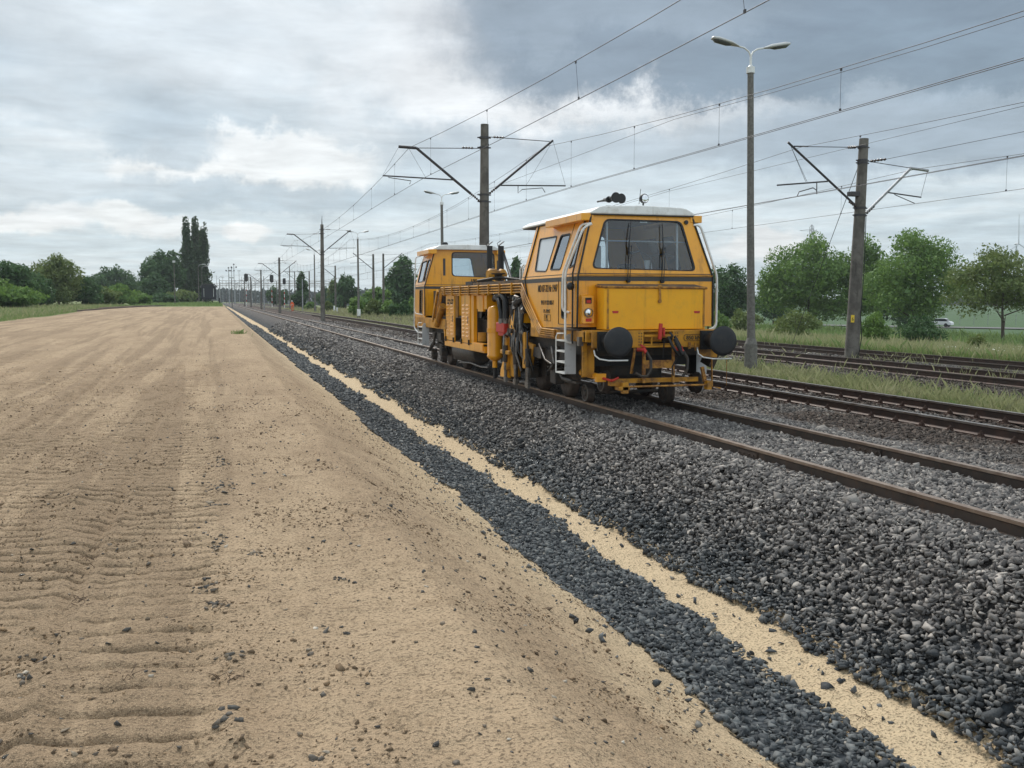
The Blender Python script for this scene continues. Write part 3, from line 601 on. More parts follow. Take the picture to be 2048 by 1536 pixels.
# pebbles and clods on the sand
x, y = scatter(-9, 3.0, 2.8, 40, 60); k = RNG.random(len(x)) < np.clip(1.3-y/26, .12, 1)*(0.15+1.1*sst(.42, .68, fbm(x*1.3, y*1.3, 121, 3))); x, y = x[k], y[k]
P = np.stack([x, y, sand_z(x, y)+.004], 1); v = in_view(P, .02); stones('sand_pebbles', P[v], np.minimum(.011*RNG.lognormal(0, .5, len(x)), .027)[v], M['st_peb'], 'small pebbles and stone chips scattered over the sand bank', flat=(.35, .6), cat='pebbles')
x, y = scatter(-9, 3.1, 2.8, 26, 700); k = RNG.random(len(x)) < np.clip(1.2-y/20, .1, 1)*sst(.40, .70, fbm(x*2, y*2, 131, 3)); x, y = x[k], y[k]
P = np.stack([x, y, sand_z(x, y)+.001], 1); v = in_view(P, .02); stones('sand_clods', P[v], (.0085*RNG.lognormal(0, .5, len(x)))[v], M['st_clod'], 'crumbs of damp brown sand lying on the graded bank', hi=False, flat=(.5, .8), cat='crumbs')
# the line of larger stones left between two passes of the grader
pts = []
for (px, py, n, sx, sy) in [(425, 880, 8, 12, 10), (440, 930, 10, 14, 8), (440, 975, 16, 22, 10), (425, 1012, 10, 16, 8), (430, 1090, 14, 20, 14), (412, 1170, 10, 18, 14), (438, 1215, 7, 16, 6), (515, 1112, 5, 10, 4), (560, 950, 6, 16, 5), (450, 1322, 4, 22, 5), (680, 1162, 5, 14, 6), (60, 1312, 4, 20, 6), (665, 1265, 3, 20, 8), (50, 1365, 4, 18, 9), (620, 1310, 2, 15, 6), (950, 1115, 3, 20, 8), (450, 1440, 5, 22, 14), (630, 1510, 4, 24, 10), (300, 1350, 2, 10, 10)]:
    for i in range(int(n*1.8)):
        h_ = hit(px+random.gauss(0, sx*.8), py+random.gauss(0, sy*.8)); pts.append((h_[0], h_[1]))
pts = np.array(pts); P = np.stack([pts[:, 0], pts[:, 1], sand_z(pts[:, 0], pts[:, 1])+.001], 1)
stones('loose_stones', P, .021*RNG.lognormal(0, .26, len(P)), M['st_peb'], 'larger loose stones in a broken row across the levelled sand', flat=(.5, .8), cat='stones', tilt=.25)

# ------------------------------------------------------------------ tracks
RP = [(-.036, 0), (.036, 0), (.036, -.030), (.012, -.044), (.010, -.125), (.062, -.150), (.062, -.162), (-.062, -.162), (-.062, -.150), (-.010, -.125), (-.012, -.044), (-.036, -.030)]
def rail_mesh(pts, name, parent, org, mats):
    pts = [np.array(p, float) for p in pts]; n = len(RP); vs = []; fs = []
    for i, p in enumerate(pts):
        d = pts[min(i+1, len(pts)-1)]-pts[max(i-1, 0)]; d /= np.linalg.norm(d); rx = np.array([d[1], -d[0], 0])
        for (a, b) in RP: vs.append(p+rx*a+np.array([0, 0, b]))
    for i in range(len(pts)-1):
        for j in range(n): fs.append((i*n+j, i*n+(j+1) % n, (i+1)*n+(j+1) % n, (i+1)*n+j))
    mb = MB(); mb.add(vs, fs); o = mb.build(name, mats[0], parent, org=org); o.data.materials.append(mats[1])
    for i in range(len(pts)-1):
        
        for j in (0, 1, 11): o.data.polygons[i*n+j].material_index = 1
    return o
def track(label, x0, dxf, zf, y0, y1, mats, step=4.0, group='parallel railway tracks'):
    org = (x0+G/2+float(dxf(y0)), y0, zf(y0)); t = thing('railway_track', org, label, 'railway track', group); yy = np.arange(y0, y1+step, step)
    for k in (0, 1): rail_mesh([(x0+k*G+float(dxf(y)), y, zf(y)) for y in yy], 'rail', t, org, mats)
    return t
zero = lambda y: 0.0
t1 = track('near track of clean rust brown rails on fresh grey ballast, under the yellow machine', X1, zero, zero, 1.0, 640, (M['rail'], M['railhead_rust']))
# rail joints of the near track
for rx, jy in ((X1, 10.3), (X1+G, 10.1), (X1, 60), (X1+G, 60)):
    mb = MB()
    for s in (-1, 1): mb.bx(rx+s*.013, rx+s*.030, jy-.22, jy+.22, -.115, -.052)
    for s in (-1, 1):
        for dy in (-.16, -.06, .06, .16): mb.cyl((rx+s*.028, jy+dy, -.085), (rx+s*.048, jy+dy, -.085), .011, n=6)
    mb.build('joint_plate', M['rail'], t1)
t2 = track('second track of dark oily rails with visible chairs, beyond the yellow machine', X1+4.16, dx2, zero, 4.0, 640, (M['raildark'], M['railhead']))
# chairs (ribbed baseplates with clips) under the rails of the second track
def chair_mb(): 
    mb = MB(); mb.bx(-.165, .165, -.075, .075, -.176, -.1625)
    for s in (-1, 1):
        mb.bx(s*.078, s*.100, -.055, .055, -.162, -.128); mb.bx(s*.064, s*.115, -.028, .028, -.150, -.118)
        mb.cyl((s*.090, 0, -.128), (s*.090, 0, -.078), .014, n=6); mb.cyl((s*.090, 0, -.115), (s*.090, 0, -.100), .024, n=6); mb.cyl((s*.14, .05, -.165), (s*.14, .05, -.138), .016, n=6)
    return mb
proto = None; restV = []; restF = []; kk = 0
for i in range(190):
    y = 8.2+i*0.60
    for r_ in (0, 1):
        x = X1+4.16+r_*G+float(dx2(y))
        if i < 50:
            if proto is None:
                proto = chair_mb().build('rail_chair', M['raildark'], None); o = proto; o.parent = t2
            else: o = proto.copy(); COL.objects.link(o); o.parent = t2
            o.location = Vector((x, y, 0))-t2.location
        else:
            m_ = MB(); m_.bx(x-.12, x+.12, y-.07, y+.07, -.17, -.11); restV += m_.v; restF += [tuple(j+kk for j in f) for f in m_.f]; kk = len(restV)
m_ = MB(); m_.v = restV; m_.f = restF; m_.s = [False]*len(restF); tag(m_.build('rail_chairs', M['raildark'], t2), kind='stuff')
t3 = track('third track of weathered rails beside the tall lamp post and weeds', 16.7, zero, lambda y: -.03, 10, 500, (M['raildark'], M['rail']))
t4 = track('farthest track, rusty rails at the edge of the tall meadow grass', 21.3, zero, lambda y: -.12, 14, 500, (M['raildark'], M['rail']))
mb = MB(); sl_ = []
for i in range(70):
    y = 10+i*0.62; xm = X1+4.16+G/2+float(dx2(y)); o = None
    if not sl_: o = MB().box((0, 0, 0), (2.5, .24, .14)).build('sleeper', M['sleeper'], t2); sl_.append(o)
    else: o = sl_[0].copy(); COL.objects.link(o); o.parent = t2
    o.location = Vector((xm, y, -.247))-t2.location
# old siding curving through the grass at the left to the dark wagon
cpts = [(-1.9, 262), (-1.9, 240), (-3.2, 215), (-7.2, 180), (-11.0, 145), (-13.6, 110), (-15.0, 77), (-15.8, 50), (-16.2, 20)]
def cr_(P, n=6):
    out = []
    for i in range(len(P)-1):
        p0 = np.array(P[max(i-1, 0)]); p1 = np.array(P[i]); p2 = np.array(P[i+1]); p3 = np.array(P[min(i+2, len(P)-1)])
        for j in range(n):
            t = j/n; out.append(0.5*(2*p1+(p2-p0)*t+(2*p0-5*p1+4*p2-p3)*t*t+(3*p1-p0-3*p2+p3)*t**3))
    out.append(np.array(P[-1])); return out
cp = cr_(cpts); st_ = thing('railway_track', (-16.2, 20, ground(-16.2, 20)), 'old siding track curving through the grass on the left to the dark wagon', 'railway track', 'parallel railway tracks')
for s in (-.75, .75):
    pl = []
    for i, p in enumerate(cp):
        d = cp[min(i+1, len(cp)-1)]-cp[max(i-1, 0)]; d = d/np.linalg.norm(d); q = p+s*np.array([d[1], -d[0]]); pl.append((q[0], q[1], ground(p[0], p[1])+.15))
    rail_mesh(pl, 'rail', st_, st_.location, (M['rail'], M['railhead_rust']))

# ------------------------------------------------------------------ catenary masts and wires
def insul_chain(mb, p0, p1, r=.045, n=5):
    p0 = Vector(p0); p1 = Vector(p1); d = (p1-p0); L = d.length; prof = []
    for i in range(n):
        a = L*i/n; w = L/n; prof += [(a, .018), (a+w*.25, .018), (a+w*.3, r), (a+w*.75, r*.85), (a+w*.8, .018)]
    prof.append((L, .018)); return mb.disc(p0, d, prof, 12)
MASTG = 'concrete masts carrying the overhead line'
def mast_post(t, x, y, z0, z1, r0, r1, mat, lean=0.0):
    mb = MB(); k = 7; mb.tube([(x+lean*i/k, y, z0+(z1-z0)*i/k) for i in range(k+1)], r0, 14, r1); return mb.build('post', mat, t)
def cantilever(t, x, y, side, zt, zf, xt, reach_flat, cont, mess, insul=True, r=.045):
    """side -1 left / +1 right of mast: tie rod, oblique strut (with flat end piece), registration arm, steady arm"""
    mb = MB(); foot = Vector((x+side*.14, y, zf)); 
    if reach_flat:
        el = Vector((xt-side*reach_flat, y, zt)); mb.tube([el, (xt, y, zt+.02)], .05, 6); mb.cyl(foot+(el-foot)*.14, el, r, n=10)
    else: el = Vector((xt, y, zt)); mb.cyl(foot+(el-foot)*.12, el, r*.9, n=10)
    st = mb.build('bracket_strut', M['armsteel'], t)
    m2 = MB(); m2.cyl((x+side*.10, y, zt+(.08 if reach_flat else .02)+.03*0), el-Vector((side*.12, 0, .04)) if not reach_flat else el, .013, n=6); m2.build('tie_rod', M['armsteel'], t)

    m4 = MB(); insul_chain(m4, foot, foot+(el-foot)*.14); insul_chain(m4, (x+side*.35, y, zt+(.08 if reach_flat else .02)), (x+side*.75, y, zt+(.075 if reach_flat else .015)), .04, 4); m4.build('insulator', M['insul'], t)
    f = (cont[1]+.20-zf)/(el.z-zf); a = foot+(el-foot)*f; end = Vector((cont[0]+side*.9 if side < 0 else cont[0]+.75, y, cont[1]+.26))
    m5 = MB(); m5.tube([a, end], .024, 8); 
    m5.build('registration_arm', M['armsteel'], t)
    m6 = MB(); b = a+(end-a)*(.92 if reach_flat else .28)
    m6.tube([b, b+Vector((0, 0, -.05)), (cont[0]-side*.05, y, cont[1]+.12), (cont[0], y, cont[1]+.01)] if reach_flat else [b, b-Vector((0, 0, .26)), b+Vector((.15, 0, -.13)), (cont[0]-.10, y, cont[1]+.16), (cont[0], y, cont[1]+.01)], .014, 6); m6.build('steady_arm', M['armsteel'], t)
    m7 = MB(); m7.tube([(xt, y, zt), end], .005, 4); m7.tube([(mess[0], y, mess[1]), a+(end-a)*.4], .005, 4); m7.build('drop_wire', M['wire'], t)
    return st
def bands_on(t, x, y, zs, r):
    mb = MB()
    for z in zs: mb.disc((x, y, z-.035), (0, 0, 1), [(0, r), (.07, r)], 14); mb.bx(x-r-.07, x+r+.07, y-.02, y+.02, z-.02, z+.02)
    return mb.build('clamp_band', M['armsteel'], t)
# main row between the first and second track
row = [(8.85, 33.46, 0.0), (8.88, 88.3, .0), (8.9, 150, .1), (8.9, 212, .1), (8.9, 275, .1), (8.9, 338, .1)]
def double_mast(x, y, zo, label):
    t = thing('catenary_mast', (x, y, ground(x, y)), label, 'mast', MASTG)
    mast_post(t, x, y, ground(x, y)-.3, 7.65+zo, .205, .135, M['concrete'], .05)
    bands_on(t, x+.03, y, [5.05+zo, 5.28+zo, 6.87+zo, 7.2+zo], .165)
    cantilever(t, x, y, -1, 6.76+zo, 5.07+zo, 5.94, .60, (6.30, 5.55+zo), (6.27, 6.76+zo))
    cantilever(t, x, y, 1, 7.22+zo, 5.27+zo, 11.35+(x-8.85), 0, (11.07, 5.42+zo), (11.25, 7.05+zo))
    return t
double_mast(*row[0], 'large weathered concrete mast rising behind the yellow machine, two brackets at its top')
m2 = double_mast(row[1][0], row[1][1], .55, 'brown concrete mast with two brackets and a spike on top, left of the machine')
MB().tube([(8.93, 88.3, 8.1), (8.93, 88.3, 8.55), (8.95, 88.3, 8.95)], .05, 6, .012).build('spike', M['armsteel'], m2)
labs = ['double bracket concrete mast, next one beyond the brown mast with the spike', 'double bracket concrete mast, second beyond the brown mast with the spike', 'slim double bracket mast far off, third beyond the brown mast with the spike', 'slim double bracket mast at the far end of the row between the tracks']
for k in range(2, 6):
    double_mast(row[k][0], row[k][1], .2, labs[k-2])

def wires(label, x_at, sup, zc, zm_sup, zm_mid, y_ends, twin=False, group='overhead contact lines', drop_from=0, ndrop=9, xm_at=None):
    """one run of overhead line: messenger, contact wire and droppers over the supports in sup (y values)"""
    xm_at = xm_at or x_at
    ys_ = [y_ends[0]]+list(sup)+[y_ends[1]]
    o = thing('overhead_line', (x_at(sup[0]), sup[0], zc), label, 'overhead line', group)
    def zmess(y):
        for a, b in zip(ys_[:-1], ys_[1:]):
            if a <= y <= b: t = (y-a)/(b-a); return zm_sup-(zm_sup-zm_mid)*4*t*(1-t)
        return zm_sup
    pts = []
    for a, b in zip(ys_[:-1], ys_[1:]):
        for i in range(12): y = a+(b-a)*i/12; pts.append((xm_at(y), y, zmess(y)))
    pts.append((xm_at(ys_[-1]), ys_[-1], zmess(ys_[-1])))
    mb = MB(); mb.tube(pts, .0075, 5)
    if twin: mb.tube([(p[0]+.02, p[1], p[2]-.075) for p in pts if abs(p[1]-sup[0]) > 6 or p[1] < sup[0]-6], .006, 5)
    mb.build('messenger_wire', M['wire'], o)
    mb = MB(); cp_ = [(x_at(y), y, zc+(.0 if not callable(zc) else 0)) for y in np.linspace(ys_[0], ys_[-1], 60)]; mb.tube(cp_, .0075, 5)
    if twin: mb.tube([(p[0]+.10, p[1], p[2]) for p in cp_], .0075, 5)
    mb.build('contact_wire', M['wire'], o)
    for a, b in zip(ys_[:-1], ys_[1:]):
        if a > 340: break
        for i in range(ndrop):
            y = a+(b-a)*(i+.5)/ndrop
            if y < 5: continue
            mb = MB(); mb.tube([(xm_at(y), y, zmess(y)), (x_at(y), y, zc)], .0035 if y < 90 else .008, 4); mb.box((x_at(y), y, zc+.02), (.02, .05, .05)); mb.box((xm_at(y), y, zmess(y)-.02), (.02, .05, .05)); mb.build('dropper', M['wire'], o)
    return o
supY = [33.46, 88.3, 150, 212, 275, 338]
def stagger(x0, amp, xm=None, first=1):
    def f(y):
        ss = supY; xs_ = [x0+amp*(1 if (i+first) % 2 else -1) for i in range(len(ss))]; xs_[0] = x0; return float(np.interp(y, [-40]+ss, [x0+amp*1.2]+xs_))
    return f
wires('thin single contact line above the near track and the yellow machine', lambda y: stagger(6.28, .0)(y)+(1.15 if y < 33.46 else .38)*(1-math.exp(-abs(y-33.46)/30)), supY, 5.52, 6.76, 6.10, (-21, 420), xm_at=lambda y: 6.30+(.94 if y < 33.46 else .35)*(1-math.exp(-abs(y-33.46)/30)))
wires('twin wired contact line above the second track, crossing in front of the lamp post', lambda y: 11.07+(1.7 if y < 33.46 else .30)*(1-math.exp(-abs(y-33.46)/30)), supY, 5.38, 7.0, 6.02, (-22, 420), twin=True, ndrop=12)
# right hand mast between the third and fourth track
xr, yr = 19.8, 28.07
t = thing('catenary_mast', (xr, yr, ground(xr, yr)), 'leaning pale concrete mast in front of the green trees on the right, with guy wire', 'mast', MASTG)
mast_post(t, xr, yr, ground(xr, yr)-.3, 6.85, .235, .145, M['concrete'], .24)
bands_on(t, xr+.17, yr, [4.42, 4.65], .19); bands_on(t, xr+.21, yr, [6.08, 6.16, 6.58], .165)
mb = MB(); mb.cyl((19.86, yr, 4.68), (17.28, yr, 6.62), .036, n=8); mb.build('bracket_strut', M['armsteel'], t)
mb = MB(); mb.cyl((20.2, yr, 4.5), (21.85, yr, 5.98), .042, n=8); mb.tube([(21.82, yr, 5.99), (22.52, yr, 5.93)], .045, 6); mb.build('bracket_strut', M['galv'], t)
mb = MB(); mb.cyl((19.9, yr, 6.57), (17.5, yr, 6.50), .012, n=6); mb.cyl((17.5, yr, 6.505), (18.0, yr, 6.52), .022, n=6); mb.build('tie_rod', M['armsteel'], t)
mb = MB(); mb.cyl((20.15, yr, 6.15), (21.85, yr, 5.99), .012, n=6); mb.build('tie_rod', M['armsteel'], t)
mb = MB(); insul_chain(mb, (19.45, yr, 6.55), (19.75, yr, 6.57), .05, 4); insul_chain(mb, (19.55, yr, 4.86), (19.80, yr, 4.70), .05, 4); insul_chain(mb, (20.2, yr, 4.48), (20.5, yr, 4.74), .05, 4); insul_chain(mb, (20.3, yr, 6.15), (20.9, yr, 6.24), .045, 5); mb.build('insulator', M['insul'], t)
mb = MB(); mb.tube([(18.75, yr, 5.46), (16.93, yr, 5.28)], .024, 6); mb.build('registration_arm', M['armsteel'], t)
mb = MB(); mb.tube([(18.35, yr, 5.40), (18.36, yr, 5.05)], .016, 6); mb.tube([(18.36, yr, 5.16), (18.22, yr, 5.24), (17.72, yr, 5.10), (17.66, yr, 4.97)], .016, 6); mb.build('steady_arm', M['armsteel'], t)
mb = MB(); mb.tube([(20.98, yr, 5.18), (22.28, yr, 5.06)], .022, 6); mb.build('registration_arm', M['armsteel'], t)
mb = MB(); mb.tube([(21.25, yr, 5.12), (22.03, yr, 4.86)], .014, 6); mb.build('steady_arm', M['armsteel'], t)
mb = MB(); mb.tube([(22.5, yr, 5.92), (22.27, yr, 5.07)], .006, 4); mb.tube([(17.4, yr, 6.48), (18.0, yr, 5.42)], .006, 4); mb.tube([(17.4, yr, 6.48), (17.95, yr, 5.42)], .006, 4); mb.build('drop_wire', M['wire'], t)
mb = MB(); _g = hit(1580, 697); mb.tube([(19.90, yr-.05, 6.15), (float(_g[0]), float(_g[1]), float(_g[2])-.05)], .010, 6); mb.build('guy_wire', M['wire'], t)
mb = MB(); mb.bx(19.55, 19.9, yr-.12, yr+.12, 5.02, 5.16); mb.build('guy_clamp', M['armsteel'], t)
mb = MB(); mb.tube([(19.93, yr-.24, 1.2), (20.02, yr-.235, 2.6), (20.05, yr-.21, 4.4)], .012, 6); mb.tube([(19.86, yr-.262, -.2), (19.98, yr-.265, .5), (19.93, yr-.24, 1.2)], .014, 6); mb.build('earth_cable', M['black'], t)
M['yellowsign'] = material('yellow_plate', (0.75, 0.52, 0.03), 0.5)
mb = MB(); mb.bx(19.56, 19.68, yr-.275, yr-.262, .98, 1.22); sg = mb.build('number_plate', M['yellowsign'], t)
text_mesh('plate_number', '6', .16, M['text'], sg, t, (19.62, yr-.278, 1.04), Euler((math.pi/2, 0, 0)).to_matrix(), align='CENTER')

wires('twin wired contact line above the third track', lambda y: 17.72-.25*(1-math.exp(-abs(y-28)/27)), [28.07, 84, 146, 208], 4.97, 6.48, 5.9, (-28, 300), twin=True, ndrop=9)
wires('thin contact line above the farthest track, on the right', lambda y: 22.03-.2*(1-math.exp(-abs(y-28)/27)), [28.07, 84, 146, 208], 4.84, 5.96, 5.5, (-28, 300), ndrop=7)
mb = MB(); mb.tube([(20.9, yr, 6.24), (21.2, 20, 6.25), (21.5, 8, 6.5)], .008, 5); o = mb.build('feeder_wire', M['wire'], None); tag(o, 'slack feeder wire leaving the leaning mast towards the right edge', 'wire')

# tall lamp posts with two luminaires
def lamp_post(name, x, y, zb, h, label, lean=-.18, sc=1.0, group='twin headed lamp posts'):
    t = thing(name, (x, y, zb), label, 'lamp post', group)
    if sc == 1.0:
        mb = MB(); mb.tube([(x, y, zb-.3), (x, y, zb+.85)], .19, 12, .18); mb.tube([(x, y, zb+.85), (x, y, zb+1.02)], .18, 12, .118); mb.build('foot', M['concrete_pale'], t, bevel=0)
    mb = MB(); mb.tube([(x, y, zb+(1.0 if sc == 1.0 else -.2)), (x+lean*.5, y, zb+h*.5), (x+lean, y, zb+h)], .118, 12, .085); mb.build('post', M['concrete_pale'], t)
    xt = x+lean; zt = zb+h
    mb = MB(); mb.cyl((xt, y, zt-.02), (xt, y, zt+.14), .115, n=12); mb.cyl((xt, y, zt+.13), (xt, y, zt+.19), .10, .05, n=12); mb.build('cap', M['white'], t)
    mb = MB(); mb.cyl((xt, y, zt+.1), (xt, y, zt+.46), .032, n=8)
    for s in (-1, 1): mb.tube([(xt, y, zt+.42), (xt+s*.06, y, zt+.55), (xt+s*.20, y, zt+.64), (xt+s*.42, y, zt+.68)], .024, 8)
    mb.build('arm', M['white'], t)
    for s in (-1, 1):
        mb = MB(); a = Vector((xt+s*.38, y, zt+.67)); b = Vector((xt+s*1.18, y, zt+.83)); d = b-a
        mb.tube([a, a+d*.12, a+d*.3, a+d*.8, a+d*.97, b], .05, 12, .06); lp = mb
        # shape: widen the body
        rr = [.045, .075, .125, .135, .09, .03]; mb = MB(); P_ = [a, a+d*.12, a+d*.3, a+d*.8, a+d*.97, b]; vs = []; fs = []; n = 14
        for p, r_ in zip(P_, rr):
            for j in range(n): q = 2*math.pi*j/n; vs.append(p+Vector((0, math.cos(q)*r_*1.25, math.sin(q)*r_*.62 if math.sin(q) > 0 else math.sin(q)*r_*.25)))
        for i in range(5):
            for j in range(n): fs.append((i*n+j, i*n+(j+1) % n, (i+1)*n+(j+1) % n, (i+1)*n+j))
        mb.add(vs, fs, True); mb.add(vs[:n], [tuple(range(n))]); mb.add(vs[-n:], [tuple(range(n))]); lam = mb.build('luminaire', M['lampshell'], t)
        mb = MB(); P_ = [a+d*.30, a+d*.45, a+d*.85, a+d*.95]; rr = [.06, .115, .12, .05]; vs = []; fs = []
        for p, r_ in zip(P_, rr):
            for j in range(n): q = 2*math.pi*j/n; vs.append(p+Vector((0, math.cos(q)*r_*1.15, math.sin(q)*r_*.6 if math.sin(q) < 0 else math.sin(q)*r_*.05))+Vector((0, 0, -.012)))
        for i in range(3):
            for j in range(n): fs.append((i*n+j, i*n+(j+1) % n, (i+1)*n+(j+1) % n, (i+1)*n+j))
        mb.add(vs, fs, True); sub(mb, 'lamp_bowl', M['lampglass'], lam, t)
    return t
lamp_post('lamp_post', 14.3, 24.89, ground(14.3, 24.89), 8.25, 'tall concrete lamp post with two white heads, just right of the yellow machine')
def by_x(px, X, pxtop=None):
    p = atX(px, 600, X); return p[1]
y_ = by_x(886, 14.3); lamp_post('lamp_post', 14.3, y_, -.3, 8.2, 'twin headed lamp post standing behind the rear cab of the machine', lean=-.05)
y_ = by_x(717, 14.2); lamp_post('lamp_post', 14.2, y_, -.3, 8.3, 'slim twin headed lamp post left of the machine, white box on its foot', lean=0)
mb = MB(); mb.bx(14.03, 14.37, y_-.25, y_+.05, .05, .75); tag(mb.build('cable_box', M['white'], None, bevel=.02), 'small white cable box fixed at the slim lamp post', 'box')
y_ = by_x(630, 14.2); lamp_post('lamp_post', 14.2, y_, -.2, 8.6, 'twin headed lamp post far off, seen just left of the brown mast with the spike', lean=0)
y_ = by_x(580, 14.4); lamp_post('lamp_post', 14.4, y_, -.2, 8.6, 'farthest twin headed lamp post, beyond the walking person', lean=0)

# plain masts without visible arms further right, in front of the dark trees
def plain_mast(px, X, top_py, label, arm=0, r=.16, g='plain distant poles', mat=None):
    y = by_x(px, X); zt = atX(px, top_py, X)[2]; zb = ground(X, y)
    t = thing('distant_mast', (X, y, zb), label, 'mast', g); MB().tube([(X, y, zb-.2), (X+.03, y, zt)], r*1.25, 8, r*.8).build('post', mat or M['concrete'], t)
    if arm:
        mb = MB(); s = arm; mb.tube([(X, y, zt-2.0), (X+s*2.6, y, zt+.1)], .05, 5); mb.build('bracket_strut', M['armsteel'], t)
        mb = MB(); mb.tube([(X, y, zt-.15), (X+s*2.4, y, zt-.05)], .02, 4); mb.build('tie_rod', M['armsteel'], t)
        mb = MB(); mb.tube([(X+s*1.2, y, zt-1.1), (X+s*3.0, y, zt-1.2)], .03, 4); mb.build('registration_arm', M['armsteel'], t)
    return t
t = plain_mast(747, 19.8, 508, 'concrete mast with left bracket and small white plate, before the olive bushes', -1)
mb = MB(); y_ = by_x(747, 19.8); mb.bx(19.63, 19.97, y_-.26, y_-.22, .9, 1.4); mb.build('number_plate', M['white'], t)
plain_mast(767, 21.6, 507, 'concrete mast without visible bracket, next right of the plated one', 1)
plain_mast(671, 19.8, 531, 'concrete mast with left bracket, in front of the round dark tree', -1)
plain_mast(619, 19.8, 542, 'thin mast at the right edge of the pointed tree', -1)
plain_mast(590, 19.8, 543, 'thin mast directly behind the walking person', -1)
plain_mast(605, 14.0, 558, 'pale thin pole before the pointed tree', 0, .10, mat=M['galv'])
plain_mast(528, 9.0, 552, 'pale pole between two signals', 0, .10, mat=M['galv'])

# colour light signals on striped posts
def signal(px, X, head_top, head_bot, foot_py, label, z0=None):
    y = by_x(px, X); k = X; zt = atX(px, head_top, X)[2]; zb_ = atX(px, head_bot, X)[2]; z0 = ground(X, y)
    t = thing('light_signal', (X, y, z0), label, 'signal', 'railway light signals'); h = zb_-z0
    mb = MB(); mb.tube([(X, y, z0-.1), (X, y, zb_+.3)], .075, 8); ps = mb.build('post', M['white'], t)
    for i in range(3):
        mb = MB(); mb.cyl((X, y, z0+h*(.18+.22*i)), (X, y, z0+h*(.27+.22*i)), 0.078, n=8); sub(mb, 'red_band', M['redp'], ps, t)
    mb = MB(); w = (zt-zb_)*.20; mb.prism([(X+w*2*math.cos(a)*.6, y-.2, (zt+zb_)/2+math.copysign((zt-zb_)/2-w, math.sin(a))+w*math.sin(a)) for a in [2*math.pi*(i+.5)/16 for i in range(16)]], (0, .05, 0)); hd = mb.build('backboard', M['black'], t)
    for i in range(4):
        mb = MB(); zc_ = zb_+(zt-zb_)*(.16+.22*i); mb.disc((X, y-.20, zc_), (0, -1, 0), [(0, w*.55), (.25, w*.6)], 10); sub(mb, 'lens_hood', M['black'], hd, t)
    MB().box((X, y+.05, zb_-.15), (.3, .5, .06)).build('platform', M['armsteel'], t); return t
signal(544, 14.2, 549, 565, 605, 'railway light signal on a red and white post, middle of the three')
signal(569, 14.2, 556, 569, 605, 'railway light signal on a red and white post, rightmost of the three')
signal(493, 8.9, 546, 563, 600, 'railway light signal on a tall pole, leftmost of the three')

# portal gantries and a thicket of thin station masts far down the line
for n_, (Y, xa, xb, zt, lb) in enumerate([(420, 1.5, 46, 9.5, 'nearest steel portal gantry spanning the distant station tracks'), (560, -2, 60, 10.5, 'middle steel portal gantry across the distant station tracks'), (720, -5, 75, 11.5, 'farthest steel portal gantry across the distant station tracks')]):
    t = thing('portal_gantry', (xa, Y, ground(xa, Y)), lb, 'gantry', 'portal gantries over the station tracks')
    for xx_ in (xa, xb): MB().tube([(xx_, Y, -.3), (xx_, Y, zt+.6)], .22, 6, .16).build('leg', M['galv'], t)
    mb = MB(); mb.tube([(xa, Y, zt), (xb, Y, zt)], .10, 5); mb.tube([(xa, Y, zt-1.0), (xb, Y, zt-1.0)], .10, 5); ns = int((xb-xa)/1.8)
    for i in range(ns): a = xa+(xb-xa)*i/ns; b = xa+(xb-xa)*(i+1)/ns; mb.tube([(a, Y, zt if i % 2 else zt-1.0), (b, Y, zt-1.0 if i % 2 else zt)], .06, 4)
    mb.build('truss', M['galv'], t)
    mb = MB()
    for i in range(6): a = xa+(xb-xa)*(i+.5)/6; mb.tube([(a, Y, zt-1.0), (a, Y, zt-3.1), (a+1.6, Y, zt-3.1)], .07, 4)
    mb.build('drop_bracket', M['armsteel'], t)
rr_ = random.Random(5)
fm = [(415, 560), (433, 551), (445, 555), (452, 562), (458, 548), (463, 556), (470, 560), (478, 542), (483, 553), (489, 560), (497, 555), (503, 562), (510, 558), (536, 560), (553, 562), (600, 572), (577, 560), (613, 566), (440, 566), (473, 566)]
fm.sort()
ORD = 'first second third fourth fifth sixth seventh eighth ninth tenth eleventh twelfth thirteenth fourteenth fifteenth sixteenth seventeenth eighteenth nineteenth twentieth'.split()
for i, (px, py) in enumerate(fm):
    Dd = rr_.uniform(300, 620); p = atD(px, py, Dd); z0 = ground(p[0], p[1])
    t = thing('station_mast', (p[0], p[1], z0), ('thin mast with lamp head', 'thin mast with slanting bracket', 'plain thin mast')[i % 3]+' at the far station, '+ORD[i]+' mast from the left', 'mast', 'thin masts at the far station')
    MB().tube([(p[0], p[1], z0-.2), (p[0], p[1], p[2])], .17, 6, .10).build('post', M['galv'] if i % 2 else M['concrete'], t)
    if i % 3 == 0: MB().box((p[0], p[1], p[2]+.1), (1.6, .4, .35)).build('lamp_head', M['lampshell'], t)
    elif i % 3 == 1: MB().tube([(p[0], p[1], p[2]-2.2), (p[0]+2.8, p[1], p[2]-.2), (p[0]+3.2, p[1], p[2]-.2)], .07, 4).build('bracket_strut', M['armsteel'], t)
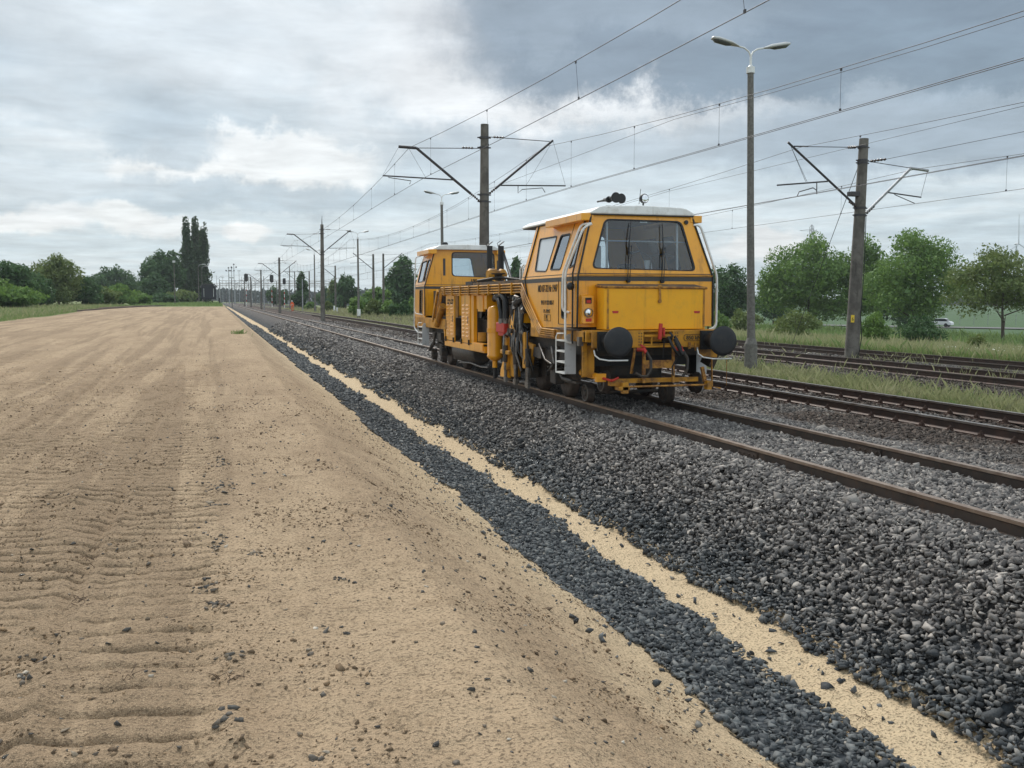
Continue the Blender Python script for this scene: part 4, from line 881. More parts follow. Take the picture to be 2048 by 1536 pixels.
# three floodlight masts with crossed lamp frames
for px, py, lb in ((457, 536, 'floodlight mast, leftmost of the three at the far station'), (463, 536, 'floodlight mast, middle of the three at the far station'), (467.5, 529, 'floodlight mast, tallest and rightmost of the three at the far station')):
    p = atD(px, py, 430); z0 = ground(p[0], p[1]); t = thing('floodlight_mast', (p[0], p[1], z0), lb, 'floodlight', 'floodlight masts at the far station')
    MB().tube([(p[0], p[1], z0), (p[0], p[1], p[2])], .2, 6, .12).build('post', M['galv'], t)
    mb = MB(); mb.tube([(p[0]-1.1, p[1], p[2]-1.4), (p[0]+1.1, p[1], p[2]-1.4)], .07, 4); mb.build('cross_arm', M['galv'], t)
    for q in (-1.0, 0, 1.0): MB().box((p[0]+q, p[1], p[2]-(1.1 if q else -.1)), (.6, .3, .5)).build('lamp_head', M['armsteel'], t)

# lamp posts at the left by the wagon
for px, top, hd, lb, Dd in ((398, 533, 1, 'slim lamp post with one curved arm just left of the dark wagon', 225), (405, 536, 1, 'slim lamp post with curved arm rising behind the dark wagon roof', 250), (350, 525, 0, 'pale pole standing in front of the leafy trees left of the poplars', 190)):
    p = atD(px, 604, Dd); z0 = ground(p[0], p[1]); zt = atD(px, top, Dd)[2]
    t = thing('slim_lamp_post', (p[0], p[1], z0), lb, 'lamp post', 'slim lamp posts by the wagon'); MB().tube([(p[0], p[1], z0), (p[0], p[1], zt)], .11, 8, .07).build('post', M['concrete'], t)
    if hd: MB().tube([(p[0], p[1], zt-.1), (p[0]+.3, p[1], zt+.35), (p[0]+1.0, p[1], zt+.5)], .05, 6).build('arm', M['galv'], t)
    MB().box((p[0]+(1.3 if hd else 0), p[1], zt+(.5 if hd else .15)), (.8 if hd else .5, .3, .16 if hd else .4)).build('luminaire', M['lampshell'], t)

# dark covered wagon on the siding
def wagon():
    p = atD(418, 606, 205); x, y = p[0], p[1]; z = ground(x, y)+.15; M['wag'] = material('wagon_dark_paint', (0.014, 0.016, 0.024), 0.6, dirt=((0.03, 0.028, 0.028), 2.0, .5)); M['wroof'] = material('wagon_roof', (0.11, 0.11, 0.11), 0.7)
    t = thing('covered_wagon', (x, y, z), 'dark covered goods wagon with grey roof standing at the end of the siding', 'wagon')
    mb = MB(); mb.bx(x-1.45, x+1.45, y, y+9, z+1.0, z+3.35); mb.prism([(x-1.45, y, z+3.35), (x+1.45, y, z+3.35), (x+.9, y, z+3.75), (x-.9, y, z+3.75)], (0, 9, 0)); mb.build('body', M['wag'], t)
    mb = MB(); mb.prism([(x-1.75, y-.25, z+3.3), (x-1.2, y-.25, z+3.92), (x+1.2, y-.25, z+3.92), (x+1.75, y-.25, z+3.3), (x+1.6, y-.25, z+3.25), (x+1.15, y-.25, z+3.82), (x-1.15, y-.25, z+3.82), (x-1.6, y-.25, z+3.25)], (0, 9.5, 0)); mb.build('roof', M['wroof'], t)
    MB().bx(x-1.4, x+1.4, y-.05, y+9.05, z+.8, z+1.05).build('underframe', M['wag'], t)
    for s in (-1, 1):
        MB().disc((x+s*.88, y-.05, z+1.05), (0, -1, 0), [(0, .1), (.35, .1), (.36, .24), (.42, .24)], 12).build('buffer', M['disc'], t)
        MB().bx(x+s*.95-.03, x+s*.95+.03, y-.08, y-.02, z+1.1, z+3.0).build('handrail', M['white'], t)
        for yy in (1.4, 7.6): MB().disc((x+s*.68, y+yy, z+.45), (1, 0, 0), [(0, .46), (.12, .46)], 16).build('wheel', M['wheel'], t)
    MB().bx(x-.5, x+.5, y-.03, y-.004, z+2.0, z+2.6).build('end_panel', M['wag'], t)
wagon()
# little marker posts by the track end and near the masts
for i, (px, py, w, h, Dd, lb) in enumerate(((1378/3.2, 0, 0, 0, 0, ''),)): pass
for px, py, lb, hh in ((668.5, 616, 'short white marker post before the round dark tree, left one', .8), (674, 617, 'short white marker post before the round dark tree, right one', .6)):
    p = hit(px, py+6) if False else atD(px, py, 150); z0 = ground(p[0], p[1]); t = MB().tube([(p[0], p[1], z0), (p[0], p[1], z0+hh*1.3)], .13, 8).build('marker_post', M['white'], None); tag(t, lb, 'post', 'white marker posts')
p = atD(439, 600, 200); tag(MB().tube([(p[0], p[1], ground(p[0], p[1])-.1), (p[0], p[1], 2.1)], .14, 6).build('stub_post', M['black'], None), 'short black post right of the dark wagon', 'post')
# white car on the road behind the meadow
def car():
    d_ = pdir(1878, 652); Dd = 178.0; p = atD(1878, 652, Dd); x, y = p[0], p[1]; z = -3.05; M['carwhite'] = material('car_white', (0.78, 0.79, 0.80), .3, coat=.6); M['carglass'] = material('car_glass', (0.03, 0.035, 0.04), .1)
    t = thing('parked_car', (x, y, z), 'white estate car on the road behind the meadow bushes', 'car')
    # side profile along local L (mostly along world Y), width along X
    ax = Vector((.55, -.835, 0)); sd = Vector((ax.y, -ax.x, 0)); c = Vector((x, y, z))
    def Q(l, w, h): return c+ax*l+sd*w+Vector((0, 0, h))
    prof = [(-2.2, .35), (-2.2, .85), (-2.0, .98), (-1.1, 1.02), (1.9, .98), (2.25, .8), (2.28, .35)]
    MB().prism([Q(l, -.85, h) for l, h in prof], sd*1.7).build('body', M['carwhite'], t, bevel=.05)
    roof = [(-1.25, 1.0), (-.45, 1.46), (1.1, 1.48), (1.75, 1.0)]
    MB().prism([Q(l, -.72, h) for l, h in roof], sd*1.44).build('cabin', M['carglass'], t)
    MB().prism([Q(l, -.73, h) for l, h in [(-.6, 1.44), (-.4, 1.5), (1.05, 1.52), (1.3, 1.42)]], sd*1.46).build('roof', M['carwhite'], t)
    for l in (-1.35, 1.4):
        for w in (-.86, .72): MB().disc(Q(l, w, .33), sd, [(0, .33), (.14, .33)], 16).build('wheel', M['black'], t)
    for w in (-.6, .6): MB().box(Q(-2.19, w, .72), (.12, .3, .14)).build('headlight', M['chrome'], t)
    # road
    m = material('asphalt', (0.16, 0.16, 0.155), .85, var=(0.12, 0.12, 0.115), vscale=1)
    a = atD(900, 640, 420); b = atD(2700, 660, 150); r0 = Vector((x, y, 0))
    pts = [r0+ax*-420, r0+ax*-150, r0, r0+ax*150, r0+ax*300]; mb = MB(); vs = []; 
    for q in pts: vs += [(q.x-sd.x*4, q.y-sd.y*4, -3.06), (q.x+sd.x*4, q.y+sd.y*4, -3.06)]
    mb.add(vs, [(2*i, 2*i+1, 2*i+3, 2*i+2) for i in range(4)]); tag(mb.build('road', m, None), kind='structure')
car()
# field fence: thin posts with a wire, beyond the road
t = thing('field_fence', (105, 140, -3.2), 'long thin wire fence of pale posts along the green field behind the trees', 'fence'); mb = MB()
fp = [Vector((*atD(1500+i*28, 640, 215-i*1.2)[:2], -3.2)) for i in range(24)]
for i, q in enumerate(fp): MB().tube([q, q+Vector((0, 0, 2.1))], .045, 5).build('fence_post', M['galv'], t)
MB().tube([q+Vector((0, 0, 2.0)) for q in fp], .015, 4).tube([q+Vector((0, 0, 1.1)) for q in fp], .015, 4).build('fence_wire', M['galv'], t)
# lattice pylon and wind turbine beyond the trees
def pylon():
    p = atD(1620, 600, 620); x, y = p[0], p[1]; zt = atD(1620, 450, 620)[2]; z0 = -3.2; t = thing('power_pylon', (x, y, z0), 'lattice power pylon whose top shows above the trees, left of the leaning mast', 'pylon'); mb = MB(); H = zt-z0
    for sx in (-1, 1):
        for sy in (-1, 1): mb.tube([(x+sx*4, y+sy*4, z0), (x+sx*1.1, y+sy*1.1, z0+H*.75), (x+sx*.8, y+sy*.8, zt-1.5), (x, y, zt)], .16, 4)
    for i in range(16):
        a = i/16; b = (i+1)/16; wa = 4+(1-4)*min(a/.78, 1); wb = 4+(1-4)*min(b/.78, 1); za = z0+H*a*.97; zb = z0+H*b*.97; s = 1 if i % 2 else -1
        for sy in (-1, 1): mb.tube([(x-s*wa, y+sy*wa, za), (x+s*wb, y+sy*wb, zb)], .09, 4); mb.tube([(x+sy*wa, y-s*wa, za), (x+sy*wb, y+s*wb, zb)], .09, 4)
    mb.build('lattice_tower', M['galv'], t)
    for k, (h, w) in enumerate(((.93, 8.5), (.82, 5.5))): mb = MB(); mb.tube([(x-w, y, z0+H*h-.3), (x, y, z0+H*h+.9), (x+w*.45, y, z0+H*h-.3)], .13, 4); mb.tube([(x-w, y, z0+H*h-.3), (x+w*.45, y, z0+H*h-.3)], .13, 4); mb.build('cross_arm', M['galv'], t)
pylon()
def turbine():
    M['turb'] = material('turbine_white', (0.55, 0.57, 0.60), .5); p = atD(2033, 488, 850); x, y, zc = p; z0 = -3.2; t = thing('wind_turbine', (x, y, z0), 'distant white wind turbine above the tree at the right edge', 'wind turbine')
    MB().tube([(x, y, z0), (x, y, zc)], 1.1, 12, .7).build('tower', M['turb'], t); MB().tube([(x, y+1.5, zc), (x, y-2, zc)], .9, 10).build('nacelle', M['turb'], t)
    for a in (92, 212, 332):
        a = math.radians(a); d = Vector((math.cos(a), 0, math.sin(a))); MB().tube([Vector((x, y-2.5, zc)), Vector((x, y-2.5, zc))+d*5, Vector((x, y-2.5, zc))+d*25], .55, 6, .18).build('blade', M['turb'], t)
turbine()
# person in orange working clothes walking between the tracks
def person():
    p = atD(585, 621, 168); x, y = p[0], p[1]; z0 = ground(x, y)
    M['hivis'] = material('orange_work_clothes', (0.80, 0.13, 0.03), .8); M['skin'] = material('skin', (0.50, 0.30, 0.22), .6); M['hair'] = material('helmet_white', (0.75, 0.75, 0.72), .5); M['strip'] = material('reflective_band', (0.6, 0.62, 0.6), .4)
    J = {'pel': (0, 0, .95, .15), 'ch': (-.04, 0, 1.30, .19), 'nk': (-.05, 0, 1.50, .07), 'hd': (-.07, 0, 1.64, .105), 'hd2': (-.075, 0, 1.72, .09), 'hl': (-.08, .02, .90, .10), 'kl': (-.22, .06, .52, .075), 'al': (-.02, .25, .12, .05), 'tl': (-.20, .2, .05, .045), 'hr': (.09, 0, .90, .10), 'kr': (.10, -.06, .50, .075), 'ar': (.12, -.02, .10, .05), 'tr': (-.06, -.05, .05, .045),
         'sl': (-.21, .02, 1.42, .08), 'el': (-.30, .10, 1.15, .06), 'wl': (-.36, -.10, 1.0, .045), 'fl': (-.39, -.18, .98, .04), 'sr': (.15, .0, 1.42, .08), 'er': (.24, .06, 1.14, .06), 'wr': (.20, -.12, .95, .045), 'fr': (.19, -.19, .90, .04)}
    E_ = [('pel', 'ch'), ('ch', 'nk'), ('nk', 'hd'), ('hd', 'hd2'), ('pel', 'hl'), ('hl', 'kl'), ('kl', 'al'), ('al', 'tl'), ('pel', 'hr'), ('hr', 'kr'), ('kr', 'ar'), ('ar', 'tr'), ('ch', 'sl'), ('sl', 'el'), ('el', 'wl'), ('wl', 'fl'), ('ch', 'sr'), ('sr', 'er'), ('er', 'wr'), ('wr', 'fr')]
    ks = list(J); me = bpy.data.meshes.new('person'); me.from_pydata([J[k][:3] for k in ks], [(ks.index(a), ks.index(b)) for a, b in E_], []); o = bpy.data.objects.new('person', me); COL.objects.link(o); o.location = (x, y, z0)
    md = o.modifiers.new('skin', 'SKIN'); 
    for i, k in enumerate(ks): me.skin_vertices[0].data[i].radius = (J[k][3], J[k][3]) if me.skin_vertices else None
    me.skin_vertices[0].data[0].use_root = True; o.modifiers.new('sub', 'SUBSURF').levels = 1
    me.materials.append(M['hivis']); tag(o, 'person in orange hi-vis work clothes and white helmet walking beside the second track', 'person')
    MB().disc((-.07, 0, 1.70), (0, 0, 1), [(-.02, .125), (0, .13), (.06, .115), (.12, .06), (.13, .01)], 12).build('helmet', M['hair'], o, org=(0, 0, 0))
    MB().disc((-.07, 0, 1.58), (0, 0, 1), [(0, .06), (.05, .10), (.12, .108)], 10).build('face', M['skin'], o, org=(0, 0, 0))
    MB().disc((-.02, 0, 1.10), (0, 0, 1), [(0, .20), (.05, .20)], 12).build('reflective_band', M['strip'], o, org=(0, 0, 0))
person()
# ------------------------------------------------------------------ trees and plants
def leaf_cloud(blobs, n, size, rng, shell=0.55, squash=1.0, ragged_=0.35):
    """n bent leaf-clump quads spread through ellipsoid blobs [(x,y,z,rx,ry,rz)], denser near the surface"""
    B = np.array(blobs, float); w = B[:, 3]*B[:, 4]+B[:, 3]*B[:, 5]+B[:, 4]*B[:, 5]; k = rng.choice(len(B), n, p=w/w.sum()); b = B[k]
    d = rng.normal(size=(n, 3)); d /= np.linalg.norm(d, axis=1)[:, None]; r = 1-np.abs(rng.normal(0, 1-shell, n))*0.8; r = np.clip(r, .05, 1.0+ragged_*.5)
    # lumps: pull the surface in and out with a coherent noise so that the outline is uneven
    lump = 0.72+0.56*fbm(d[:, 0]*2.6+b[:, 0]*.7+d[:, 2]*1.7+50, d[:, 1]*2.6+b[:, 2]*.9+60, 7, 3)
    c = b[:, :3]+d*b[:, 3:6]*(r*lump)[:, None]
    u = rng.normal(size=(n, 3)); u /= np.linalg.norm(u, axis=1)[:, None]; nn = d*0.8+rng.normal(size=(n, 3))*.8; v = np.cross(nn, u); v /= np.linalg.norm(v, axis=1)[:, None]; u = np.cross(v, nn); u /= np.linalg.norm(u, axis=1)[:, None]
    s = size*rng.lognormal(0, .35, n)[:, None]; a = rng.uniform(.55, 1.0, (n, 1)); nn = np.cross(u, v)
    V = np.stack([c-u*s, c-v*s*a*.6+nn*s*.15, c+u*s, c+v*s*a*.6+nn*s*.15], 1).reshape(-1, 3)
    return V, np.arange(4*n).reshape(-1, 4)
def limbs(mb, base, top, r, nb, spread, rng, z0=.35):
    base = Vector(base); top = Vector(top); mid = base.lerp(top, .5)+Vector((rng.uniform(-.2, .2), rng.uniform(-.2, .2), 0))
    mb.tube([base, base.lerp(mid, .5), mid, top], r, 8, r*.25); H = top.z-base.z
    for i in range(nb):
        t = z0+(1-z0)*.8*i/nb; a = rng.uniform(0, 2*math.pi)+i*2.4; p = base.lerp(top, t); L = spread*rng.uniform(.6, 1.0)*(1-.4*t)
        q = p+Vector((math.cos(a)*L*.5, math.sin(a)*L*.5, H*.10)); e = p+Vector((math.cos(a)*L, math.sin(a)*L, H*rng.uniform(.16, .30)))
        mb.tube([p, q, e], r*.42*(1-t*.5), 5, r*.08)
        f = q.lerp(e, .3)+Vector((rng.uniform(-.3, .3)*L, rng.uniform(-.3, .3)*L, H*.14)); mb.tube([q, f], r*.2, 4, r*.06)
def make_tree(name, label, px, D, top_py, base_z_, width_px, mat, cat='tree', group=None, nleaf=5000, leaf=.22, trunk=.22, crown_lo=.22, seed=1, lumps=13, shape='round', shell=.5, bare=False):
    rng = np.random.default_rng(seed); p = atD(px, 600, D); x, y = p[0], p[1]; zb = ground(x, y) if base_z_ is None else base_z_; zt = atD(px, top_py, D)[2]; H = zt-zb; W_ = width_px*D/FPX/2*1.22
    t = thing(name, (x, y, zb), label, cat, group); blobs = []
    zc0 = zb+H*crown_lo
    for i in range(lumps):
        a = rng.uniform(0, 2*math.pi); f = (i+.5)/lumps; z = zc0+(zt-zc0)*(.10+.80*f)
        if shape == 'round': rad = W_*math.sqrt(max(.05, 1-((f-.42)/.62)**2))
        elif shape == 'cone': rad = W_*(1.02-f)
        elif shape == 'poplar': rad = W_*(.35+.60*(1-f)**.6)
        else: rad = W_
        o = rad*.55*rng.uniform(.4, 1.15); br = max(rad*.52, .25*W_)*rng.uniform(.75, 1.2); bz = (zt-zc0)*(.62/max(lumps**.5, 2.2))*rng.uniform(.8, 1.25)
        if shape == 'poplar': o *= .9; bz *= 1.25; br *= rng.uniform(.7, 1.25)
        blobs.append((x+math.cos(a)*o, y+math.sin(a)*o, min(z, zt-bz*.8), br, br, bz))
    if shape == 'round':
        blobs.append((x, y, zc0+(zt-zc0)*.5, W_*.62, W_*.62, (zt-zc0)*.42))
        for q in range(max(3, lumps//3)):   # side boughs that reach the full width
            a = rng.uniform(0, 6.28); blobs.append((x+math.cos(a)*W_*.75, y+math.sin(a)*W_*.75, zc0+(zt-zc0)*rng.uniform(.2, .6), W_*.3, W_*.3, (zt-zc0)*.16))
    V, F = leaf_cloud(blobs, nleaf, leaf, rng, shell); V -= np.array([x, y, zb]); mesh_np('crown', V, F, mat, parent=t)
    mb = MB(); limbs(mb, (x, y, zb-.2), (x, y, zb+H*(.80 if shape != 'poplar' else .93)), trunk, 8 if shape != 'poplar' else 5, W_*.9, random.Random(seed), max(crown_lo*.8, .12)); mb.build('trunk', M['bark'], t)
    return t
RG = 'trees beyond the meadow on the right'
make_tree('broadleaf_tree', 'dark round tree seen between the machine and the tall lamp post', 1455, 150, 527, None, 92, M['leaf_dark'], group=RG, nleaf=10000, leaf=.20, seed=3, crown_lo=.12)
make_tree('broadleaf_tree', 'smaller bluish green tree at the left end of the row right of the lamp post', 1548, 190, 537, None, 70, M['leaf_dark'], group=RG, nleaf=3500, leaf=.30, seed=4, crown_lo=.05)
make_tree('broadleaf_tree', 'big full green tree right of the lamp post, under the pylon top', 1618, 150, 468, None, 165, M['leaf_mid'], group=RG, nleaf=22000, leaf=.20, seed=5, crown_lo=.10, lumps=18)
make_tree('broadleaf_tree', 'green tree half hidden behind the leaning mast', 1715, 150, 470, None, 120, M['leaf_mid'], group=RG, nleaf=15000, leaf=.20, seed=6, crown_lo=.12, lumps=15, shell=.42)
make_tree('broadleaf_tree', 'tallest wide green tree between the leaning mast and the tree at the right edge', 1830, 125, 456, None, 190, M['leaf_mid'], group=RG, nleaf=24000, leaf=.17, seed=17, crown_lo=.16, lumps=20, shell=.45, trunk=.28)
make_tree('broadleaf_tree', 'open olive green tree with bare trunk at the right edge', 2010, 96, 490, None, 205, M['leaf_olive'], group=RG, nleaf=17000, leaf=.13, seed=8, crown_lo=.30, lumps=18, shell=.38, trunk=.2)
make_tree('broadleaf_tree', 'low dark tree under the tallest tree of the right hand row', 1800, 170, 560, None, 110, M['leaf_dark'], group=RG, nleaf=4000, leaf=.28, seed=9, crown_lo=.02)
BG = 'bushes in the meadow'
make_tree('bush', 'loose green bush in the meadow left of the leaning mast', 1592, 84, 618, None, 92, M['leaf_olive'], 'bush', BG, 4500, .10, .05, .0, 10, 12)
make_tree('bush', 'compact round bush right of the leaning mast', 1746, 72, 622, None, 62, M['leaf_mid'], 'bush', BG, 4000, .085, .05, .0, 11, 12, shell=.6)
make_tree('bush', 'sparse dark bush in front of the white car', 1842, 78, 628, None, 84, M['leaf_dark'], 'bush', BG, 3200, .10, .05, .0, 12, 12, shell=.4)
make_tree('bush', 'small sapling standing in the grass at the far right', 1957, 58, 668, None, 40, M['leaf_olive'], 'bush', BG, 1200, .075, .03, .1, 13, 8, shell=.4)
MG = 'trees behind the station tracks'
for (px, D, top, w, mt, lb, n, sh, sd) in [
    (808, 190, 514, 74, 'leaf_dark', 'large dark rounded tree immediately left of the rear cab', 6500, 'round', 21),
    (690, 230, 549, 50, 'leaf_dark', 'round dark tree behind the concrete mast with left bracket', 4500, 'round', 22),
    (668, 250, 556, 24, 'leaf_olive', 'thin pale crown leaning out at the left of the round dark tree', 1200, 'round', 23),
    (604, 240, 545, 44, 'leaf_dark', 'pointed tree behind the walking person', 3800, 'cone', 24),
    (547, 330, 572, 28, 'leaf_dark', 'low dark tree behind the middle signal', 1800, 'round', 25),
    (566, 340, 580, 22, 'leaf_dark', 'low dark tree behind the rightmost signal', 1400, 'round', 26),
    (648, 330, 575, 40, 'leaf_dark', 'low dark tree behind the brown mast with the spike', 2200, 'round', 27),
    (745, 180, 575, 60, 'leaf_mid', 'mid green tree between the two plain masts and the dark rounded tree', 3500, 'round', 28),
    (1032, 170, 512, 46, 'leaf_dark', 'tree top showing between the two cabs of the machine', 3000, 'round', 29)]:
    make_tree('broadleaf_tree', lb, px, D, top, None, w, M[mt], group=MG, nleaf=n, leaf=.34, seed=sd, crown_lo=.06, shape=sh, lumps=10)
for i, (px, D, top, w, mt, lb) in enumerate([(715, 120, 594, 40, 'leaf_mid', 'rounded bush right of the slim lamp post foot'), (745, 115, 598, 34, 'leaf_olive', 'olive bush behind the mast with the white plate'), (775, 115, 600, 36, 'leaf_mid', 'low green bush between the two masts and the rear cab'), (805, 105, 602, 44, 'leaf_dark', 'dark low bush touching the rear cab on its left'), (655, 160, 602, 26, 'leaf_olive', 'low pale bush right of the brown mast foot'), (825, 112, 596, 30, 'leaf_mid', 'green bush right behind the rear cab handrail'), (620, 190, 604, 22, 'leaf_mid', 'small bush right of the walking person'), (1490, 110, 618, 60, 'leaf_olive', 'hedge bush behind the tall lamp post'), (1438, 105, 622, 40, 'leaf_mid', 'pale flowering bush behind the right buffer')]):
    make_tree('bush', lb, px, D, top, None, w, M[mt], 'bush', 'bushes behind the tracks', 2400, .15, .05, .0, 40+i, 9)
LG = 'bushes and trees along the left of the sand'
for i, (px, D, top, w, mt, lb, n, cat) in enumerate([
    (10, 124, 520, 110, 'leaf_dark', 'dark bushy tree at the left edge of the photo', 7000, 'tree'),
    (-25, 112, 555, 170, 'leaf_mid', 'pale green bush at the far left, lowest beside the grass', 6000, 'bush'),
    (35, 118, 575, 70, 'leaf_olive', 'light olive bush in front of the dark tree at the left edge', 3500, 'bush'),
    (118, 147, 508, 120, 'leaf_olive', 'highest olive tree of the left row with thin twigs on top', 9000, 'tree'),
    (75, 140, 548, 80, 'leaf_dark', 'dark bush between the left edge tree and the highest olive tree', 5000, 'bush'),
    (165, 153, 552, 80, 'leaf_dark', 'dark bush at the right foot of the highest olive tree', 5000, 'bush'),
    (205, 160, 572, 60, 'leaf_olive', 'elder bush with pale blossom in the middle of the left row', 3500, 'bush'),
    (238, 166, 566, 66, 'leaf_mid', 'fresh green bush in front of the dark distant trees', 4000, 'bush'),
    (280, 179, 582, 46, 'leaf_mid', 'last low bush of the left row before the gap', 2500, 'bush'),
    (235, 300, 531, 96, 'leaf_dark', 'dark broad clump of trees in the distance above the left bushes', 6500, 'tree'),
    (205, 290, 550, 40, 'leaf_dark', 'small tree with bare twigs left of the dark distant clump', 1800, 'tree'),
    (330, 250, 500, 78, 'leaf_dark', 'large leafy tree directly left of the poplars', 8500, 'tree'),
    (310, 240, 545, 50, 'leaf_dark', 'lower tree at the left foot of the large leafy tree', 3500, 'tree'),
    (365, 230, 580, 60, 'leaf_olive', 'olive bush at the foot of the poplars', 3200, 'bush'),
    (325, 215, 588, 50, 'leaf_dark', 'dark bush left of the olive bush at the poplars', 2500, 'bush')]):
    make_tree('broadleaf_tree' if cat == 'tree' else 'bush', lb, px, D, top, None, w, M[mt], cat, LG, int(n*1.5), .19 if D < 190 else .34, .12, .0, 60+i, 14)
for i, (px, top, w, lb) in enumerate([(375, 438, 26, 'poplar with the tallest tip, leftmost of the group'), (393, 436, 24, 'slender poplar in the middle of the group'), (409, 452, 24, 'lower poplar at the right, with pale branches showing')]):
    make_tree('poplar_tree', lb, px, 262+i*6, top, None, w*1.35, M['leaf_poplar'], 'tree', 'tall poplars behind the wagon', 6500, .34, .35, .02, 80+i, 22, 'poplar', .45)
make_tree('poplar_tree', 'short full poplar at the back between the tall ones', 385, 275, 500, None, 58, M['leaf_poplar'], 'tree', 'tall poplars behind the wagon', 6000, .36, .35, .02, 85, 14, 'round', .5)
# bare twigs over the highest olive tree
# distant woods: a mass nobody could count
def woods(name, label, pts, n, leaf, seed, mat='leaf_far'):
    rng = np.random.default_rng(seed); blobs = []
    for (px, D, top, w) in pts:
        p = atD(px, 600, D); zt = atD(px, top, D)[2]; zb = ground(p[0], p[1])-1; W_ = w*D/FPX/2
        for k in range(max(2, int(w/6))):
            o = (k/(max(2, int(w/6))-1)-.5)*2*W_*.95; c = atD(px+o/D*FPX, 600, D+rng.uniform(-15, 15)); h = (zt-zb)*rng.uniform(.82, 1.0); r_ = 3.2*D/FPX*rng.uniform(1.2, 2.2); blobs.append((c[0], c[1], zb+h*.5, r_, r_, h*.52))
    V, F = leaf_cloud(blobs, n, leaf, rng, .8, ragged_=.1); o = mesh_np(name, V, F, M[mat]); tag(o, label, 'woodland', kind='stuff')
woods('distant_forest', 'dark blue forest band along the horizon behind the station', [(430+i*40, 900, 576+((i*7) % 3), 46) for i in range(16)], 26000, 1.15, 91)
woods('distant_forest', 'low dark forest along the horizon behind the green field on the right', [(1070+i*50, 900, 597-(i % 3)*2, 60) for i in range(22)], 26000, 1.15, 92)
woods('distant_forest', 'dim woodland far behind the left bushes', [(-20+i*40, 700, 586-(i % 3)*2, 46) for i in range(10)], 12000, 1.0, 93)

# ------------------------------------------------------------------ grass
def blades(name, label, X, Y, Z, h, wd, mat, rng, lean=.35, cat='grass'):
    n = len(X); a = rng.uniform(0, 2*np.pi, n); hh = h*rng.lognormal(0, .3, n); w = wd*rng.uniform(.6, 1.3, n); dx = np.cos(a)*w; dy = np.sin(a)*w
    lx = rng.normal(0, lean, n)*hh; ly = rng.normal(0, lean, n)*hh
    V = np.stack([np.stack([X-dx, Y-dy, Z], 1), np.stack([X+dx, Y+dy, Z], 1), np.stack([X+dx*.7+lx*.35, Y+dy*.7+ly*.35, Z+hh*.6], 1), np.stack([X+lx, Y+ly, Z+hh], 1)], 1).reshape(-1, 3)
    return tag(mesh_np(name, V, np.arange(4*n).reshape(-1, 4), mat), label, cat, kind='stuff')
rg = np.random.default_rng(77)
def zone(n, x0, x1, y0, y1, pw=1.0, dens=None):
    x = rg.uniform(x0, x1, n); y = y0+(y1-y0)*rg.random(n)**pw
    if dens is not None: k = rg.random(n) < dens(x, y); x, y = x[k], y[k]
    P = np.stack([x, y, base_z(x, y)], 1); v = in_view(P, .05); return x[v], y[v], P[v][:, 2]
# cess strip between second and third track
x, y, z = zone(200000, 12.9, 15.9, 12, 75, 1.4, lambda x, y: np.clip(1.2*np.exp(-((x-13.9-.3*np.sin(y*.3))/1.0)**2), 0, 1)*(.35+.8*fbm(x*.9, y*.5, 141, 3)))
k = len(x)//2
blades('cess_grass', 'short green grass between the second and third tracks', x[:k], y[:k], z[:k], .11, .0045, M['grassgreen'], rg); blades('cess_grass', 'dry pale stalks among the grass between the second and third tracks', x[k:], y[k:], z[k:], .17, .0035, M['grassblade'], rg)
x, y, z = zone(9000, 14.6, 24.6, 16, 70, 1.3, lambda x, y: sst(.50, .75, fbm(x*.6, y*.35, 151, 3))*np.where(np.abs(x-16.7) < .15, .2, 1))
blades('track_weeds', 'dry thin weeds sticking up through the old ballast by the far tracks', x, y, z, .16, .004, M['grassblade'], rg)
x, y, z = zone(260000, 24.4, 62, 22, 110, 1.6)
blades('meadow_grass', 'tall seeding meadow grass beyond the farthest track', x, y, z, .36, .006, M['grassblade'], rg, .18)
x, y, z = zone(160000, 24.2, 60, 22, 110, 1.5)
blades('meadow_grass', 'fresh green undergrowth of the meadow beyond the farthest track', x, y, z, .26, .010, M['grassgreen'], rg, .3)
x, y, z = zone(30000, 62, 100, 40, 190, 1.3)
blades('meadow_grass', 'rough verge grass beside the road under the trees', x, y, z, .6, .05, M['grassgreen'], rg, .25)
# weeds along the masts far between the tracks
x, y, z = zone(40000, 12.7, 40, 60, 230, 1.3)
blades('verge_grass', 'pale grass behind the tracks left of the machine', x, y, z, .35, .022, M['grassblade'], rg, .25)
# left side, behind the sand
def ldens(x, y): return (x < left_edge(y)+.4).astype(float)
x, y, z = zone(150000, -48, -10.5, 38, 175, 1.4, ldens)
blades('verge_grass', 'green grass between the sand and the left bushes', x, y, z, .20, .012, M['grassgreen'], rg, .3)
x, y, z = zone(40000, -34, -10.2, 38, 175, 1.4, ldens)
blades('verge_grass', 'straw coloured stalks in the grass left of the sand', x, y, z, .28, .010, M['grassblade'], rg, .3)
x, y, z = zone(9000, -13, 1, 163, 260, 1.0); blades('verge_grass', 'scrubby grass where the sand ends near the wagon', x, y, z, .25, .03, M['grassgreen'], rg, .3)
# small green tuft on the edge of the sand slope, stray sprigs on the sand
def tuft(cx, cy, n, h, w, sp, label):
    x = rg.normal(cx, sp, n); y = rg.normal(cy, sp, n); o = blades('grass_tuft', label, x, y, np.asarray(base_z(x, y))-.01, h, w, M['grassgreen'], rg, .45, 'grass'); return o
p = hit(479, 668); tuft(p[0], p[1], 130, .13, .006, .16, 'green tuft growing on the edge of the sand slope')
